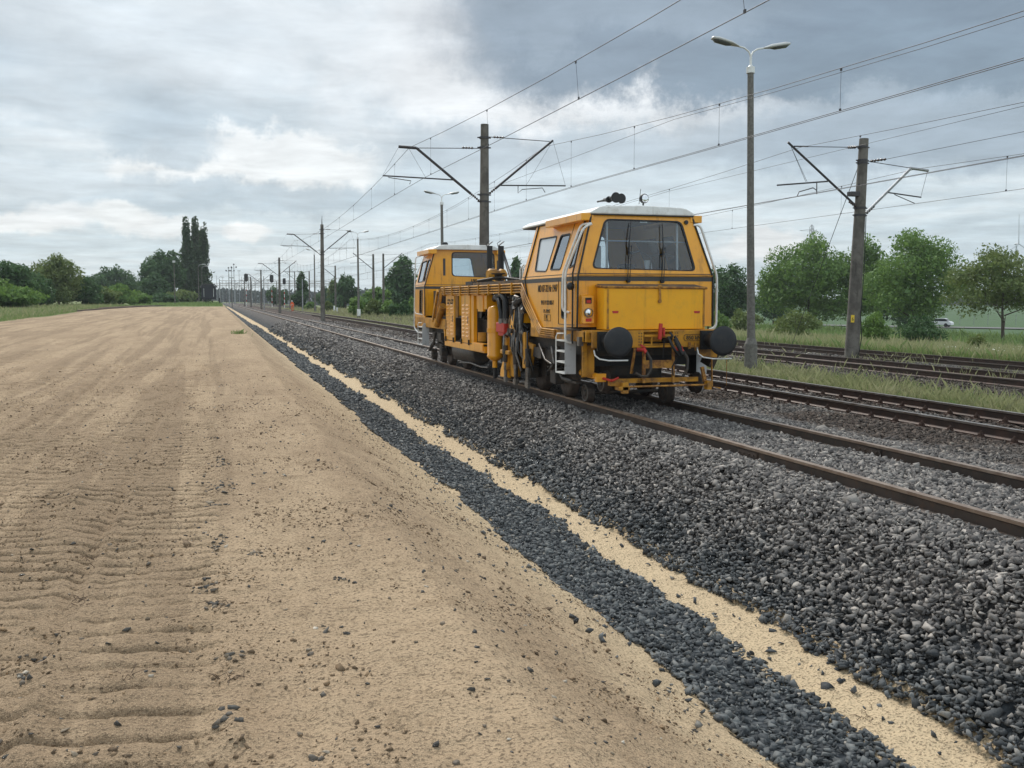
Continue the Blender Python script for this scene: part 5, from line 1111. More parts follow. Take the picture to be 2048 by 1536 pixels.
# twigs and root scraps on the sand
mb = MB()
for (px, py, n) in [(160, 1215, 14), (690, 1060, 3), (140, 930, 3), (415, 885, 3), (500, 1110, 6), (180, 1115, 9), (460, 1355, 8), (350, 1065, 3), (250, 1360, 5), (560, 1200, 3), (900, 1090, 3), (440, 1220, 10), (1700, 1470, 14), (1730, 1440, 10)]:
    for i in range(n):
        h_ = hit(px+random.gauss(0, 16), py+random.gauss(0, 7)); a = random.uniform(0, 6.28); L = random.uniform(.03, .10); z = float(sand_z(np.array([h_[0]]), np.array([h_[1]]))[0]); b = Vector((h_[0], h_[1], z))
        mb.tube([b, b+Vector((math.cos(a)*L*.5, math.sin(a)*L*.5, random.uniform(.0, .03))), b+Vector((math.cos(a+.4)*L, math.sin(a+.4)*L, random.uniform(-.005, .035)))], .0022, 4, .001)
M['twig'] = material('dry_root', (0.10, 0.065, 0.04), .9); tag(mb.build('root_scraps', M['twig'], None), 'thin dry roots and twigs lying on the sand', 'twigs', kind='stuff')
# blossom on the elder and flowers in the meadow
def flowers(name, label, X, Y, Z, s, cat='flowers'):
    n = len(X); a = rg.uniform(0, 6.28, n); V = np.stack([np.stack([X+np.cos(a+q)*s, Y+np.sin(a+q)*s, Z+rg.normal(0, s*.4, n)], 1) for q in (0, 1.57, 3.14, 4.71)], 1).reshape(-1, 3); tag(mesh_np(name, V, np.arange(4*n).reshape(-1, 4), M['white_flower']), label, cat, kind='stuff')
x, y, z = zone(3000, 30, 60, 24, 60, 1.2, lambda x, y: sst(.5, .75, fbm(x*.25, y*.25, 171, 2))*(x > y*.82)); flowers('meadow_flowers', 'white umbel flowers in the meadow at the right edge', x, y, z+.5, .035)
# ------------------------------------------------------------------ the yellow track machine
XC = X1+G/2; HW = 1.17
def S(px, py, X=5.5): p = atX(px, py, X); return (X, float(p[1]), float(p[2]))
def Fy(px, py, Y): p = atY(px, py, Y); return (float(p[0]), Y, float(p[2]))
ZW, ZT = 2.08, 3.08
def side_pt(px, py, off=0.0):
    X = 5.5
    for _ in range(12): p = atX(px, py, X+off); X = XC-HW+max(0, p[2]-ZW)*.30
    return (X+off, float(p[1]), float(p[2]))
def front_pt(px, py, Y0, sl=.2, off=0.0):
    Y = Y0
    for _ in range(12): p = atY(px, py, Y+off); Y = Y0+max(0, p[2]-ZW)*sl
    return (float(p[0]), Y+off, float(p[2]))
def inset_ring(loop, nrm, w):
    c = sum((Vector(p) for p in loop), Vector())/len(loop); out = []
    for p in loop: v = Vector(p)-c; out.append(c+v*(1-w/v.length))
    return out
def window(parent, root, loop, nrm, glass='glass', w=.022, out=.008):
    """pane set into its opening with a black rubber frame"""
    n = Vector(nrm).normalized(); ring = inset_ring(loop, n, w); outer = inset_ring(loop, n, -.010)
    mb = MB(); mb.panel([p+n*out for p in outer], [[p+n*out for p in ring]], n, .03); fr = mb.build('window_frame', M['black'], parent, org=root.location)
    mb = MB(); q = [Vector(p)-n*.012 for p in inset_ring(loop, n, .004)]; mb.prism(q, -n*.004); return mb.build('window_pane', M[glass], fr, org=root.location)
root = thing('track_maintenance_machine', (XC, 21.6, 0), 'yellow rail tamping machine with two white roofed cabs standing on the near track', 'rail vehicle')
R_ = root

def cab(Yf, Yb, front_slant, win_front, wins_side, back_win=True, sgn=1, door=None, zlow=1.27):
    """Yf: the face towards the camera, Yb the far face. Walls are sheets with window openings."""
    hwt = HW-(ZT-ZW)*.30; ft = Yf+(ZT-ZW)*front_slant
    sv = MB(); n = Vector((0, -1, front_slant)).normalized()
    sv.panel([(XC-HW, Yf, ZW), (XC+HW, Yf, ZW), (XC+hwt, ft, ZT), (XC-hwt, ft, ZT)], [win_front], n, .035)
    w = sv.build('front_wall', M['orange'], R_); window(w, R_, win_front, n)
    lo = MB(); lo.panel([(XC-HW, Yf, zlow), (XC+HW, Yf, zlow), (XC+HW, Yf, ZW), (XC-HW, Yf, ZW)], [], (0, -1, 0), .035); lo.build('lower_front_wall', M['orange'], R_)
    for s in (-1, 1):
        ns = Vector((s, 0, .30)).normalized(); m = lambda p: (p[0] if s < 0 else 2*XC-p[0], p[1], p[2])
        mb = MB(); hl = [[m(p) for p in lp] for lp in wins_side]
        mb.panel([m(p) for p in [(XC-HW, Yf+.036, ZW), (XC-HW, Yb, ZW), (XC-hwt, Yb, ZT), (XC-hwt, ft+.036, ZT)]], hl, ns, .035)
        w = mb.build('side_wall', M['orange'], R_)
        for i, lp in enumerate(hl): window(w, R_, lp, ns, 'milk' if (i == 0 and sgn > 0 and s < 0) else ('sideglass' if s < 0 else 'glass'))
    # far wall with a window, floor and ceiling
    bw = [(XC-.62, Yb, 2.28), (XC+.62, Yb, 2.28), (XC+.50, Yb, 2.92), (XC-.50, Yb, 2.92)]
    mb = MB(); lp = rloop(bw, .07); mb.panel([(XC-HW+.03, Yb, zlow), (XC+HW-.03, Yb, zlow), (XC+HW-.03, Yb, ZW), (XC+hwt-.02, Yb, ZT), (XC-hwt+.02, Yb, ZT), (XC-HW+.03, Yb, ZW)], [lp] if back_win else [], (0, 1, 0), .035)
    w = mb.build('back_wall', M['orange'], R_)
    if back_win: window(w, R_, lp, (0, 1, 0))
    MB().bx(XC-HW+.04, XC+HW-.04, Yf+.04, Yb-.04, 1.55, 1.60).build('cab_floor', M['interior'], R_)
    return hwt, ft
# ---- front cab
wf = rloop([front_pt(1184, 536.5, 14.95), front_pt(1391.5, 542, 14.95), front_pt(1362, 443, 14.95), front_pt(1210, 438, 14.95)], .10, 5)
W1 = rloop([side_pt(1070, 543), side_pt(1093, 543.5), side_pt(1115, 472), side_pt(1080, 478)], .07)
W2 = rloop([side_pt(1100, 540), side_pt(1121, 539.5), side_pt(1142, 467), side_pt(1122, 471)], .07)
W3 = rloop([side_pt(1137, 537), side_pt(1149, 531), side_pt(1168, 461), side_pt(1160, 463)], .06)
hwt, ft = cab(14.95, 18.02, .20, wf, [W1, W2, W3])
lowdoor = rloop([(XC-HW, S(1122.5, 640)[1], 1.40), (XC-HW, S(1133.5, 640)[1], 1.40), (XC-HW, S(1133.5, 560)[1], 2.0), (XC-HW, S(1122.5, 560)[1], 2.0)], .07)
for s in (-1, 1):
    m = lambda p: (p[0] if s < 0 else 2*XC-p[0], p[1], p[2]); mb = MB()
    mb.panel([m(p) for p in [(XC-HW, 14.99, 1.27), (XC-HW, 17.42, 1.20), (XC-HW, 17.55, 1.6), (XC-HW, 18.02, ZW), (XC-HW, 14.99, ZW)]], [[m(p) for p in lowdoor]], (s, 0, 0), .035)
    w = mb.build('lower_side_wall', M['orange'], R_); window(w, R_, [m(p) for p in lowdoor], (s, 0, 0))
# door outline strips, rubber corner seals, drain pipe
mb = MB(); a = side_pt(1152, 440, -.004); b = side_pt(1117, 560, -.004)
mb.tube([a, b, (XC-HW-.004, b[1], 1.30)], .006, 4); mb.tube([(XC-HW-.004, b[1], 1.30), (XC-HW-.004, 15.12, 1.30)], .006, 4); mb.build('door_seam', M['black'], R_)
for s in (-1, 1):
    mb = MB(); mb.tube([(XC+s*(hwt+.01), ft-.01, ZT), (XC+s*(HW+.01), 14.94, ZW), (XC+s*(HW+.02), 14.94, 1.27)], .016, 6); mb.build('corner_seal', M['black'], R_)
    mb = MB(); mb.tube([(XC+s*(hwt+.02), 15.35, ZT), (XC+s*(HW+.03), 15.13, ZW+.05), (XC+s*(HW+.035), 15.12, 1.0)], .014, 6); mb.disc((XC+s*(HW+.07), 15.12, 1.92), (0, 0, 1), [(-.06, .03), (-.03, .06), (.03, .06), (.06, .03)], 10); mb.build('drain_pipe', M['black'], R_)
mb = MB(); mb.tube([(XC-hwt-.01, 17.85, ZT), (XC-HW-.01, 17.78, ZW), (XC-HW-.012, 17.62, 1.75)], .014, 6); mb.build('cable_run', M['black'], R_)
# bands round the waist
def waist(Yf, Yb):
    mb = MB(); z = 2.0
    for (z0, z1) in ((2.005, 2.075), (2.115, 2.125)):
        mb.bx(XC-HW-.004, XC+HW+.004, Yf-.006, Yf+.002, z0, z1)
        for s in (-1, 1): mb.bx(XC+s*(HW+.006), XC+s*(HW-.01), Yf-.006, Yb, z0, min(z1, 2.08)) if z1 < 2.1 else mb.bx(XC+s*(HW-.006), XC+s*(HW-.03), Yf, Yb, z0, z1)
    return mb.build('waist_band', M['band'], R_)
waist(14.95, 18.0)
mb = MB(); mb.bx(XC-HW-.002, XC+HW+.002, 14.925, 14.96, 2.085, 2.10); mb.build('waist_trim', M['ochre'], R_)
# roof
def roof(Y0, Y1, hw, zt=.125, z=ZT):
    pr = [(-hw-.05, z-.005), (-hw-.04, z+.03), (-hw+.10, z+zt-.02), (-hw+.2, z+zt), (0, z+zt+.02), (hw-.2, z+zt), (hw-.10, z+zt-.02), (hw+.04, z+.03), (hw+.05, z-.005)]
    mb = MB(); mb.prism([(XC+a, Y0, b) for a, b in pr], (0, Y1-Y0, 0)); return mb.build('roof', M['white'], R_, bevel=.02)
rf = roof(ft-.06, 18.85, hwt)
mb = MB(); mb.bx(XC-hwt-.03, XC+hwt+.03, ft-.045, 18.8, ZT-.022, ZT-.006); mb.build('roof_seal', M['black'], R_)
for s in (-1, 1):
    mb = MB(); x0 = XC+s*(hwt-.02); x1 = XC+s*(hwt+.19); mb.bx(x0, x1, 15.12, 16.95, 2.97, 3.085); mb.build('gutter_box', M['orange'], R_, bevel=.008)
# horns, spotlight, aerial
mb = MB()
for (px, py, r, Y) in ((1232, 395, .088, 15.5), (1243, 397, .085, 15.8), (1218, 399, .055, 15.7)):
    c = atY(px, py, Y); mb.disc(tuple(c), (-.12, 1, 0), [(0, r), (.02, r*.93), (.12, r*.45), (.32, r*.25), (.40, r*.3)], 16); mb.disc((c[0], c[1]-.003, c[2]), (-.12, 1, 0), [(0, r*.85), (.002, r*.85)], 14)
c = atY(1226, 406, 15.8); mb.bx(c[0]-.16, c[0]+.16, 15.7, 15.9, 3.22, 3.27); mb.build('horn', M['black'], R_)
c = atY(1289, 397, 15.45); mb = MB(); mb.disc(tuple(c), (-.1, 1, 0), [(-.012, .076), (0, .08), (.05, .074), (.10, .045), (.11, .02)], 20); mb.tube([(c[0], c[1]+.05, c[2]-.06), (c[0], c[1]+.05, 3.20)], .014, 6); mb.bx(c[0]-.03, c[0]+.03, c[1]+.02, c[1]+.08, 3.2, 3.25); sp = mb.build('spotlight', M['black'], R_)
mb = MB(); mb.disc((c[0], c[1]-.012, c[2]), (-.1, -1, 0), [(0, .068), (.006, .066), (.012, .04), (.013, .01)], 20); sub(mb, 'lamp_glass', M['chrome'], sp, R_)
c = atY(1278, 408, 16.5); MB().tube([tuple(c), (c[0]+.03, c[1], c[2]+.26)], .005, 4).build('aerial', M['black'], R_)
# wipers
for (px0, py0, pm, pt) in ((1255, 562, (1259, 490), (1262, 443)), (1323, 563, (1327, 494), (1324, 447))):
    a = Vector(front_pt(px0, py0, 14.95, off=-.05)); m_ = Vector(front_pt(*pm, 14.95, off=-.055)); t_ = Vector(front_pt(*pt, 14.95, off=-.035)); mb = MB()
    mb.tube([a, m_], .007, 5); mb.tube([a+Vector((.04, 0, 0)), m_+Vector((.035, 0, 0))], .006, 5); mb.tube([m_+Vector((0, 0, -.02)), m_+Vector((.045, 0, -.02))], .008, 4)
    mb.tube([m_+Vector((-.005, .01, -.14)), m_+Vector((0, .01, .05)), t_], .016, 5, .006); mb.cyl(a+Vector((.02, .06, 0)), a+Vector((.02, -.02, 0)), .028, n=8); mb.build('wiper', M['black'], R_)
c = Vector(front_pt(1372, 445, 14.95, off=-.01)); MB().disc(c, (0, -1, .2), [(0, .035), (.02, .035)], 14).build('round_vent', M['black'], R_)
# inside the cab: posts, bar, console, seats, mirror
IN = lambda px, py, Y: Vector(atY(px, py, Y))
for px in (1213.5, 1354): MB().cyl(IN(px, 541, 15.19), IN(px, 441, 15.22), .019, n=6).build('inner_post', M['white'], R_)
MB().cyl(IN(1198, 481, 15.20), IN(1376, 485, 15.20), .011, n=6).build('inner_bar', M['greyplate'], R_)
mb = MB(); mb.bx(5.98, 6.22, 15.75, 15.87, 2.15, 2.62); mb.bx(5.93, 6.32, 15.6, 15.95, 1.88, 1.98); mb.build('driver_seat', M['seatc'], R_, bevel=.05)
mb = MB(); mb.bx(6.95, 7.30, 16.8, 16.92, 1.7, 2.35); mb.bx(6.93, 7.32, 16.35, 16.9, 1.65, 1.75); mb.build('rear_seat', M['interior'], R_, bevel=.05)
mb = MB(); mb.bx(5.75, 7.6, 15.12, 15.55, 1.9, 2.13); mb.build('dashboard', M['interior'], R_, bevel=.03)
mb = MB(); mb.box((6.93, 15.45, 2.24), (.13, .05, .26), (math.radians(-20), 0, 0)); mb.build('control_unit', M['seatc'], R_, bevel=.03)
mb = MB(); mb.tube([IN(1262, 506, 15.4), IN(1278, 502, 15.4), IN(1290, 508, 15.4), IN(1302, 516, 15.4)], .045, 8, .012, flat=.6); mb.tube([IN(1300, 512, 15.4), IN(1330, 508, 15.4), IN(1345, 512, 15.4)], .015, 6); mb.tube([IN(1302, 514, 15.4), IN(1300, 542, 15.4)], .012, 6); mb.build('desk_lamp', M['black'], R_)
mb = MB(); mb.bx(6.2, 6.62, 15.2, 15.4, 2.13, 2.155); mb.build('papers', M['white'], R_)
mb = MB(); c = front_pt(1287, 444, 14.95, off=.03); mb.box(c, (.13, .006, .028)); mb.build('sticker', M['white'], R_)
# hood with rusty rim in front of the windscreen
hx0, hx1, hy0, hy1 = XC-.87, XC+.87, 14.56, 14.93
mb = MB(); mb.prism([(hx0, hy1, 1.235), (hx0+.0, hy0+.03, 1.235), (hx0+.03, hy0, 1.235), (hx1-.03, hy0, 1.235), (hx1, hy0+.03, 1.235), (hx1, hy1, 1.235)], (0, 0, .66)); hood = mb.build('hood', M['hood'], R_, bevel=.012)
mb = MB(); mb.tube([(hx0-.005, hy1, 1.925), (hx0-.005, hy0-.005, 1.90), (hx1+.005, hy0-.005, 1.89), (hx1+.005, hy1, 1.915)], .020, 6); sub(mb, 'rim', M['rusty'], hood, R_)
mb = MB(); mb.box((XC, (hy0+hy1)/2+.05, 1.925), (1.70, .30, .02), (math.radians(8), 0, 0)); sub(mb, 'lid', M['deck'], hood, R_)
mb = MB(); mb.box((XC+.05, hy0-.02, 1.80), (.035, .012, .20), (0, math.radians(-3), 0)); mb.cyl((XC+.05, hy0-.03, 1.68), (XC+.05, hy0, 1.68), .028, n=10); mb.box((XC+.05, hy0-.02, 1.92), (.05, .05, .03)); sub(mb, 'hasp', M['rusty'], hood, R_)
mb = MB()
for x_ in (hx0+.03, hx1-.06):
    mb.bx(x_, x_+.035, hy0-.006, hy0+.004, 1.25, 1.87)
sub(mb, 'edge_strip', M['ochre'], hood, R_)
mb = MB()
for x_ in (hx0+.047, hx1-.043):
    for i in range(10): mb.cyl((x_, hy0-.010, 1.28+i*.062), (x_, hy0, 1.28+i*.062), .007, n=6)
sub(mb, 'rivets', M['rusty'], hood, R_)
for px in (1231, 1394): c = Fy(px, 624, hy0-.004); MB().prism([(c[0]-.055, c[1], c[2]+.018), (c[0]+.055, c[1], c[2]+.018), (c[0]+.045, c[1], c[2]-.02), (c[0]-.045, c[1], c[2]-.02)], (0, .005, 0)).build('red_label', M['redp'], R_)
# lamp panel beside the hood
for s in (-1,):
    xa = XC+s*1.14; xb = XC+s*.94; mb = MB(); mb.prism([(xa, 14.95, 1.78), (xa, 14.86, 1.76), (xa, 14.83, 1.33), (xa, 14.95, 1.32)], (xb-xa, 0, 0)); pn = mb.build('lamp_panel', M['orange'], R_, bevel=.006)
    c = Vector(((xa+xb)/2, 14.835, 1.50)); mb = MB(); mb.disc(c, (0, -1, 0), [(0, .075), (.03, .072)], 20); hl = sub(mb, 'headlight', M['steel'], pn, R_)
    mb = MB(); mb.disc(c+Vector((0, -.026, 0)), (0, -1, 0), [(0, .062), (.008, .06), (.018, .04), (.022, .01)], 20); sub(mb, 'headlight_glass', M['chrome'], pn, R_)
    mb = MB(); mb.bx((xa+xb)/2-.045, (xa+xb)/2+.05, 14.825, 14.85, 1.36, 1.41); sub(mb, 'tail_light', M['redp'], pn, R_)
    mb = MB(); mb.bx((xa+xb)/2-.045, (xa+xb)/2+.055, 14.84, 14.87, 1.645, 1.735); sub(mb, 'red_marker', M['black'], pn, R_); mb = MB(); mb.bx((xa+xb)/2-.03, (xa+xb)/2+.04, 14.836, 14.87, 1.652, 1.70); sub(mb, 'red_glass', M['redp'], pn, R_)
# buffer beam
mb = MB(); mb.panel([(XC-1.12, 14.45, .955), (XC+1.12, 14.45, .955), (XC+1.12, 14.45, 1.225), (XC-1.12, 14.45, 1.225)], [[(XC-.26, 14.45, .99), (XC+.24, 14.45, .99), (XC+.24, 14.45, 1.20), (XC-.26, 14.45, 1.20)]], (0, -1, 0), .05); mb.bx(XC-1.12, XC+1.12, 14.50, 14.95, 1.19, 1.225); bb = mb.build('buffer_beam', M['ochre'], R_, bevel=.006)
mb = MB(); mb.prism([(XC+.70, 14.455, .96), (XC+1.05, 14.455, .96), (XC+1.02, 14.455, .78), (XC+.72, 14.455, .80)], (0, .03, 0)); mb.build('beam_gusset', M['ochre'], R_)
mb = MB()
for x_ in (XC-.34, XC-.30, XC+.28, XC+.32):
    for i in range(5): mb.cyl((x_, 14.44, 1.0+i*.045), (x_, 14.452, 1.0+i*.045), .009, n=6)
sub(mb, 'rivets', M['grime'], bb, R_)
mb = MB(); mb.bx(XC-.25, XC+.23, 14.44, 14.46, 1.125, 1.16); mb.bx(XC-.13, XC-.11, 14.45, 14.47, .99, 1.12); mb.bx(XC-.25, XC+.23, 14.445, 14.46, 1.0, 1.015); mb.build('draw_gear_frame', M['ochre'], R_)
MB().bx(XC-.95, XC+.95, 15.3, 15.35, .62, 1.18).build('beam_backing', M['black'], R_)
for s in (-1, 1):
    x_ = XC+s*.875; z_ = 1.065
    mb = MB(); mb.bx(x_-.17, x_+.17, 14.40, 14.445, z_-.15, z_+.15); mb.cyl((x_, 14.42, z_), (x_, 14.16, z_), .125, .11, n=20); mb.cyl((x_, 14.2, z_), (x_, 14.0, z_), .085, n=16)
    for a in (-1, 1):
        for b in (-1, 1): mb.cyl((x_+a*.135, 14.385, z_+b*.115), (x_+a*.135, 14.41, z_+b*.115), .018, n=6)
    bf = mb.build('buffer', M['black'], R_); mb = MB(); mb.disc((x_, 14.02, z_), (0, -1, 0), [(0, .225), (.035, .232), (.045, .228), (.058, .18), (.064, .09), (.066, .01)], 36); sub(mb, 'buffer_head', M['disc'], bf, R_)
    mb = MB(); k = x_-.10*s if s > 0 else x_; mb.tube([(x_-.25, 14.36, .93), (x_-.24, 14.34, .85), (x_-.20, 14.25, .80), (x_-.12, 14.08, .785), (x_+.18, 14.04, .785)], .012, 8); mb.build('coupling_handrail', M['white'], R_)
    mb = MB(); mb.disc((x_-.06, 14.30, 1.235), (0, 0, 1), [(0, .0), (.01, .05), (.03, .04)], 10) if s > 0 else None
text_mesh('beam_lettering', '850 kN', .085, M['text'], R_, R_, (XC+.60, 14.446, 1.075), Euler((math.pi/2, 0, 0)).to_matrix(), bold=.002, align='CENTER')
mb = MB(); lp = rloop([(XC+.43, 14.445, 1.055), (XC+.77, 14.445, 1.055), (XC+.77, 14.445, 1.155), (XC+.43, 14.445, 1.155)], .045); mb.tube(lp+[lp[0]], .005, 4, caps=False); mb.build('lettering_border', M['text'], R_)
# coupling: hook, screw and shackles, hanging chain
mb = MB(); mb.tube([(XC+.10, 14.5, 1.07), (XC+.10, 14.25, 1.08), (XC+.10, 14.18, 1.15), (XC+.10, 14.26, 1.20)], .035, 8, .015)
mb.tube([(XC+.06, 14.24, 1.13), (XC+.10, 14.16, .98), (XC+.20, 14.16, .84), (XC+.28, 14.2, .86), (XC+.24, 14.2, 1.0), (XC+.16, 14.22, 1.14)], .024, 8)
mb.tube([(XC+.14, 14.18, 1.10), (XC+.26, 14.15, .86)], .03, 8); mb.tube([(XC+.22, 14.2, .84), (XC+.14, 14.25, .66), (XC+.16, 14.25, .52)], .012, 6); mb.tube([(XC+.02, 14.3, 1.08), (XC+.02, 14.32, .80)], .010, 6); mb.build('screw_coupling', M['black'], R_)
mb = MB(); mb.box((XC-.02, 14.36, 1.21), (.05, .04, .25), (0, math.radians(4), 0)); mb.box((XC+.04, 14.36, 1.20), (.03, .04, .14)); mb.build('red_lever', M['redp'], R_)
for (x_, k) in ((XC-.30, 1), (XC+.33, -1)):
    mb = MB(); mb.tube([(x_-.09, 14.4, .93), (x_, 14.34, .93), (x_+.02, 14.3, .88)], .032, 8); mb.box((x_-.02, 14.34, .98), (.10, .03, .03), (0, .5, 0)); ck = mb.build('air_cock', M['redp'], R_)
    if k > 0: mb = MB(); mb.tube([(x_+.02, 14.3, .90), (x_+.08, 14.26, .78), (x_+.08, 14.25, .62), (x_+.02, 14.25, .52), (x_-.08, 14.27, .52), (x_-.16, 14.3, .57)], .024, 8); mb.build('air_hose', M['grime'], R_); mb = MB(); mb.tube([(x_-.20, 14.32, .60), (x_-.22, 14.32, .56), (x_-.16, 14.33, .95)], .022, 8); mb.build('hose_coupling', M['rusty'], R_)
    else: mb = MB(); mb.tube([(x_+.02, 14.3, .90), (x_+.08, 14.26, .78), (x_+.07, 14.25, .62), (x_, 14.27, .50)], .024, 8); mb.build('air_hose', M['grime'], R_)
mb = MB(); mb.bx(XC+.50, XC+.54, 14.42, 14.44, .93, 1.03); mb.box((XC+.62, 14.42, .96), (.02, .02, .12)); mb.bx(XC+.5, XC+.66, 14.42, 14.435, .95, .965); mb.build('cock_handle', M['rusty'], R_)
# frame hanging under the beam
mb = MB(); mb.bx(XC-.275, XC-.235, 14.42, 14.47, .40, .955); mb.bx(XC+.235, XC+.265, 14.42, 14.47, .40, .955); mb.bx(XC-.235, XC+.235, 14.43, 14.46, .63, .755); mb.build('hanging_frame', M['rusty'], R_)
mb = MB(); mb.bx(XC-.75, XC+.72, 14.50, 14.56, .40, .47); mb.build('lower_crossbeam', M['ochre'], R_)
mb = MB(); mb.cyl((XC-.60, 14.35, .355), (XC+.78, 14.35, .355), .017, n=8); mb.build('lower_bar', M['rusty'], R_)
mb = MB(); mb.bx(XC-.72, XC-.54, 14.32, 14.5, .30, .36); mb.bx(XC-.66, XC-.56, 14.32, 14.40, .25, .42); mb.bx(XC+.78, XC+.86, 14.3, 14.42, .28, .42); mb.bx(XC-.80, XC-.55, 14.45, 14.6, .36, .46); mb.build('bar_bracket', M['ochre'], R_, bevel=.006)
mb = MB(); mb.box((XC+.76, 14.40, .52), (.05, .05, .24), (0, math.radians(-14), 0)); mb.build('right_bracket', M['rusty'], R_)
# measuring trolleys: small flanged wheels
def small_wheel(x, y, z, r, w=.11, face=-1, parent=None, hub='steel'):
    mb = MB(); mb.disc((x-w/2, y, z), (1, 0, 0), [(0, r*.80), (.004, r), (w-.03, r*.97), (w-.028, r*1.14), (w, r*1.12)] , 28); wl = mb.build('trolley_wheel', M['wheel'], R_)
    mb = MB(); mb.disc((x-w/2-.006, y, z), (1, 0, 0), [(0, r*.93), (.002, r*.93)], 28); rg_ = MB()
    rg_.tube([(x-w/2-.004, y+math.cos(a)*r*.86, z+math.sin(a)*r*.86) for a in [2*math.pi*i/24 for i in range(25)]], .010, 5, caps=False); sub(rg_, 'rim', M[hub], wl, R_)
    mb = MB(); mb.disc((x-w/2-.02, y, z), (1, 0, 0), [(0, r*.3), (.03, r*.45)], 14); sub(mb, 'hub', M['grime'], wl, R_); return wl
small_wheel(X1-.02, 15.52, .165, .155); small_wheel(X1+.02, 14.92, .39, .165); small_wheel(X1+G+.02-.40, 14.95, .20, .19, hub='grime'); small_wheel(X1+G+.02, 14.72, .36, .155, hub='grime')
mb = MB(); mb.cyl((X1, 15.52, .165), (X1+G, 15.52, .165), .03, n=8); mb.tube([(5.62, 15.5, .36), (5.62, 16.0, .37), (5.7, 16.4, .45)], .03, 6); mb.bx(5.60, 5.70, 15.3, 15.9, .335, .375); mb.build('trolley_frame', M['grime'], R_)
mb = MB(); mb.cyl((5.72, 15.35, .52), (5.78, 14.62, .48), .055, n=14); mb.bx(5.68, 5.84, 14.58, 14.66, .42, .55); ac = mb.build('lifting_cylinder', M['orange'], R_)
mb = MB(); mb.cyl((5.78, 14.62, .48), (5.86, 14.38, .45), .02, n=8); mb.tube([(5.86, 14.38, .45), (5.96, 14.36, .50)], .018, 6); sub(mb, 'piston_rod', M['redp'], ac, R_)
mb = MB(); mb.bx(5.53, 5.60, 14.80, 14.86, .50, 1.02); mb.bx(5.53, 5.74, 14.84, 14.87, .48, .98); mb.build('corner_pillar', M['ochre'], R_)
# solebar of the front part, hanging pieces
mb = MB(); mb.bx(5.50, 5.56, 14.62, 17.45, 1.04, 1.21); mb.bx(7.78, 7.84, 14.62, 17.45, 1.04, 1.21); mb.bx(5.50, 7.84, 14.60, 14.70, 1.04, 1.21); mb.build('solebar', M['ochre'], R_, bevel=.01)
mb = MB(); mb.bx(5.42, 5.62, 15.05, 15.95, 1.215, 1.245); mb.build('door_sill', M['deck'], R_); mb = MB(); mb.bx(5.45, 5.52, 14.75, 14.86, .98, 1.12); mb.build('junction_box', M['steel'], R_)
mb = MB(); mb.bx(5.75, 7.6, 15.0, 27.9, .80, 1.26); mb.build('main_frame', M['grime'], R_)
for b_ in ((6.25, 7.1, 15.4, 15.88, .45, .82), (5.95, 7.4, 15.9, 18.3, .35, .82), (5.95, 7.4, 23.2, 27.6, .35, .82)): MB().bx(*b_).build('running_gear_block', M['grime'], R_)
# handrails
def rail_tube(pts, name='handrail', r=.020, mat='white'): return MB().tube(pts, r, 8).build(name, M[mat], R_)
def soft(pts, n=4):
    P = [Vector(p) for p in pts]; out = [P[0]]
    for i in range(1, len(P)-1):
        a = P[i].lerp(P[i-1], min(.5, .09/(P[i]-P[i-1]).length)); b = P[i].lerp(P[i+1], min(.5, .09/(P[i]-P[i+1]).length))
        for j in range(n+1): t = j/n; out.append(a*(1-t)**2+P[i]*2*t*(1-t)+b*t*t)
    return out+[P[-1]]
o_ = -.085
rail_tube(soft([side_pt(1182, 447, 0), side_pt(1162, 449, o_), side_pt(1126, 546, o_), S(1124.5, 622, 5.41), S(1139, 625, 5.50)]))
rail_tube(soft([side_pt(1184, 447, 0), side_pt(1167, 455, o_-.02), side_pt(1130.5, 547, o_-.02), S(1130.5, 684, 5.40), S(1143, 686, 5.50)]))
rail_tube(soft([(XC+.90, 15.10, 2.93), (XC+1.02, 15.10, 2.93), (XC+1.34, 15.10, 2.10), (XC+1.34, 15.10, 1.25), (XC+1.20, 15.10, 1.20)]))
rail_tube(soft([(XC+.95, 15.9, 2.90), (XC+1.06, 15.9, 2.90), (XC+1.37, 15.9, 2.10), (XC+1.37, 15.9, 1.25), (XC+1.2, 15.9, 1.20)]))
# steps
def steps(y0, y1, zt, zb, x=5.40, s=1):
    mb = MB(); pl = [(x, y0, zb), (x+.19*s, y0, zb), (x+.19*s, y0, zt-.05), (x+.14*s, y0, zt+.02), (x+.05*s, y0, zt+.02), (x, y0, zt-.05)]; mb.prism(pl, (0, .012, 0)); st = mb.build('step_plate', M['greyplate'], R_)
    mb = MB(); mb.tube([(x, y1, zb), (x, y1, zt-.04), (x, y1-.06, zt+.02), (x, y0+.08, zt+.03)], .010, 6); 
    for i in range(4): z = zb+.01+(zt-zb-.10)*i/3; mb.bx(x-.005, x+.17*s, y0+.01, y1, z-.012, z+.012)
    sub(mb, 'rungs', M['white'], st, R_)
    mb = MB(); mb.bx(x+.16*s, x+.18*s, y0+.012, y1, zb, zt); sub(mb, 'step_back', M['black'], st, R_)
steps(15.28, 15.72, 1.13, .50); steps(15.28, 15.72, 1.05, .45, XC+1.27, -1)
mb = MB(); mb.box((XC+1.17, 14.95, .78), (.10, .35, .34), (.2, math.radians(18), 0)); mb.build('tool_bin', M['grime'], R_); mb = MB(); mb.tube([(XC+1.0, 14.6, .9), (XC+1.02, 14.6, .30), (XC+1.15, 14.55, .27)], .014, 6); mb.tube([(XC+1.25, 14.55, .78), (XC+1.25, 14.55, .32)], .006, 5); mb.build('hanging_rod', M['rusty'], R_)
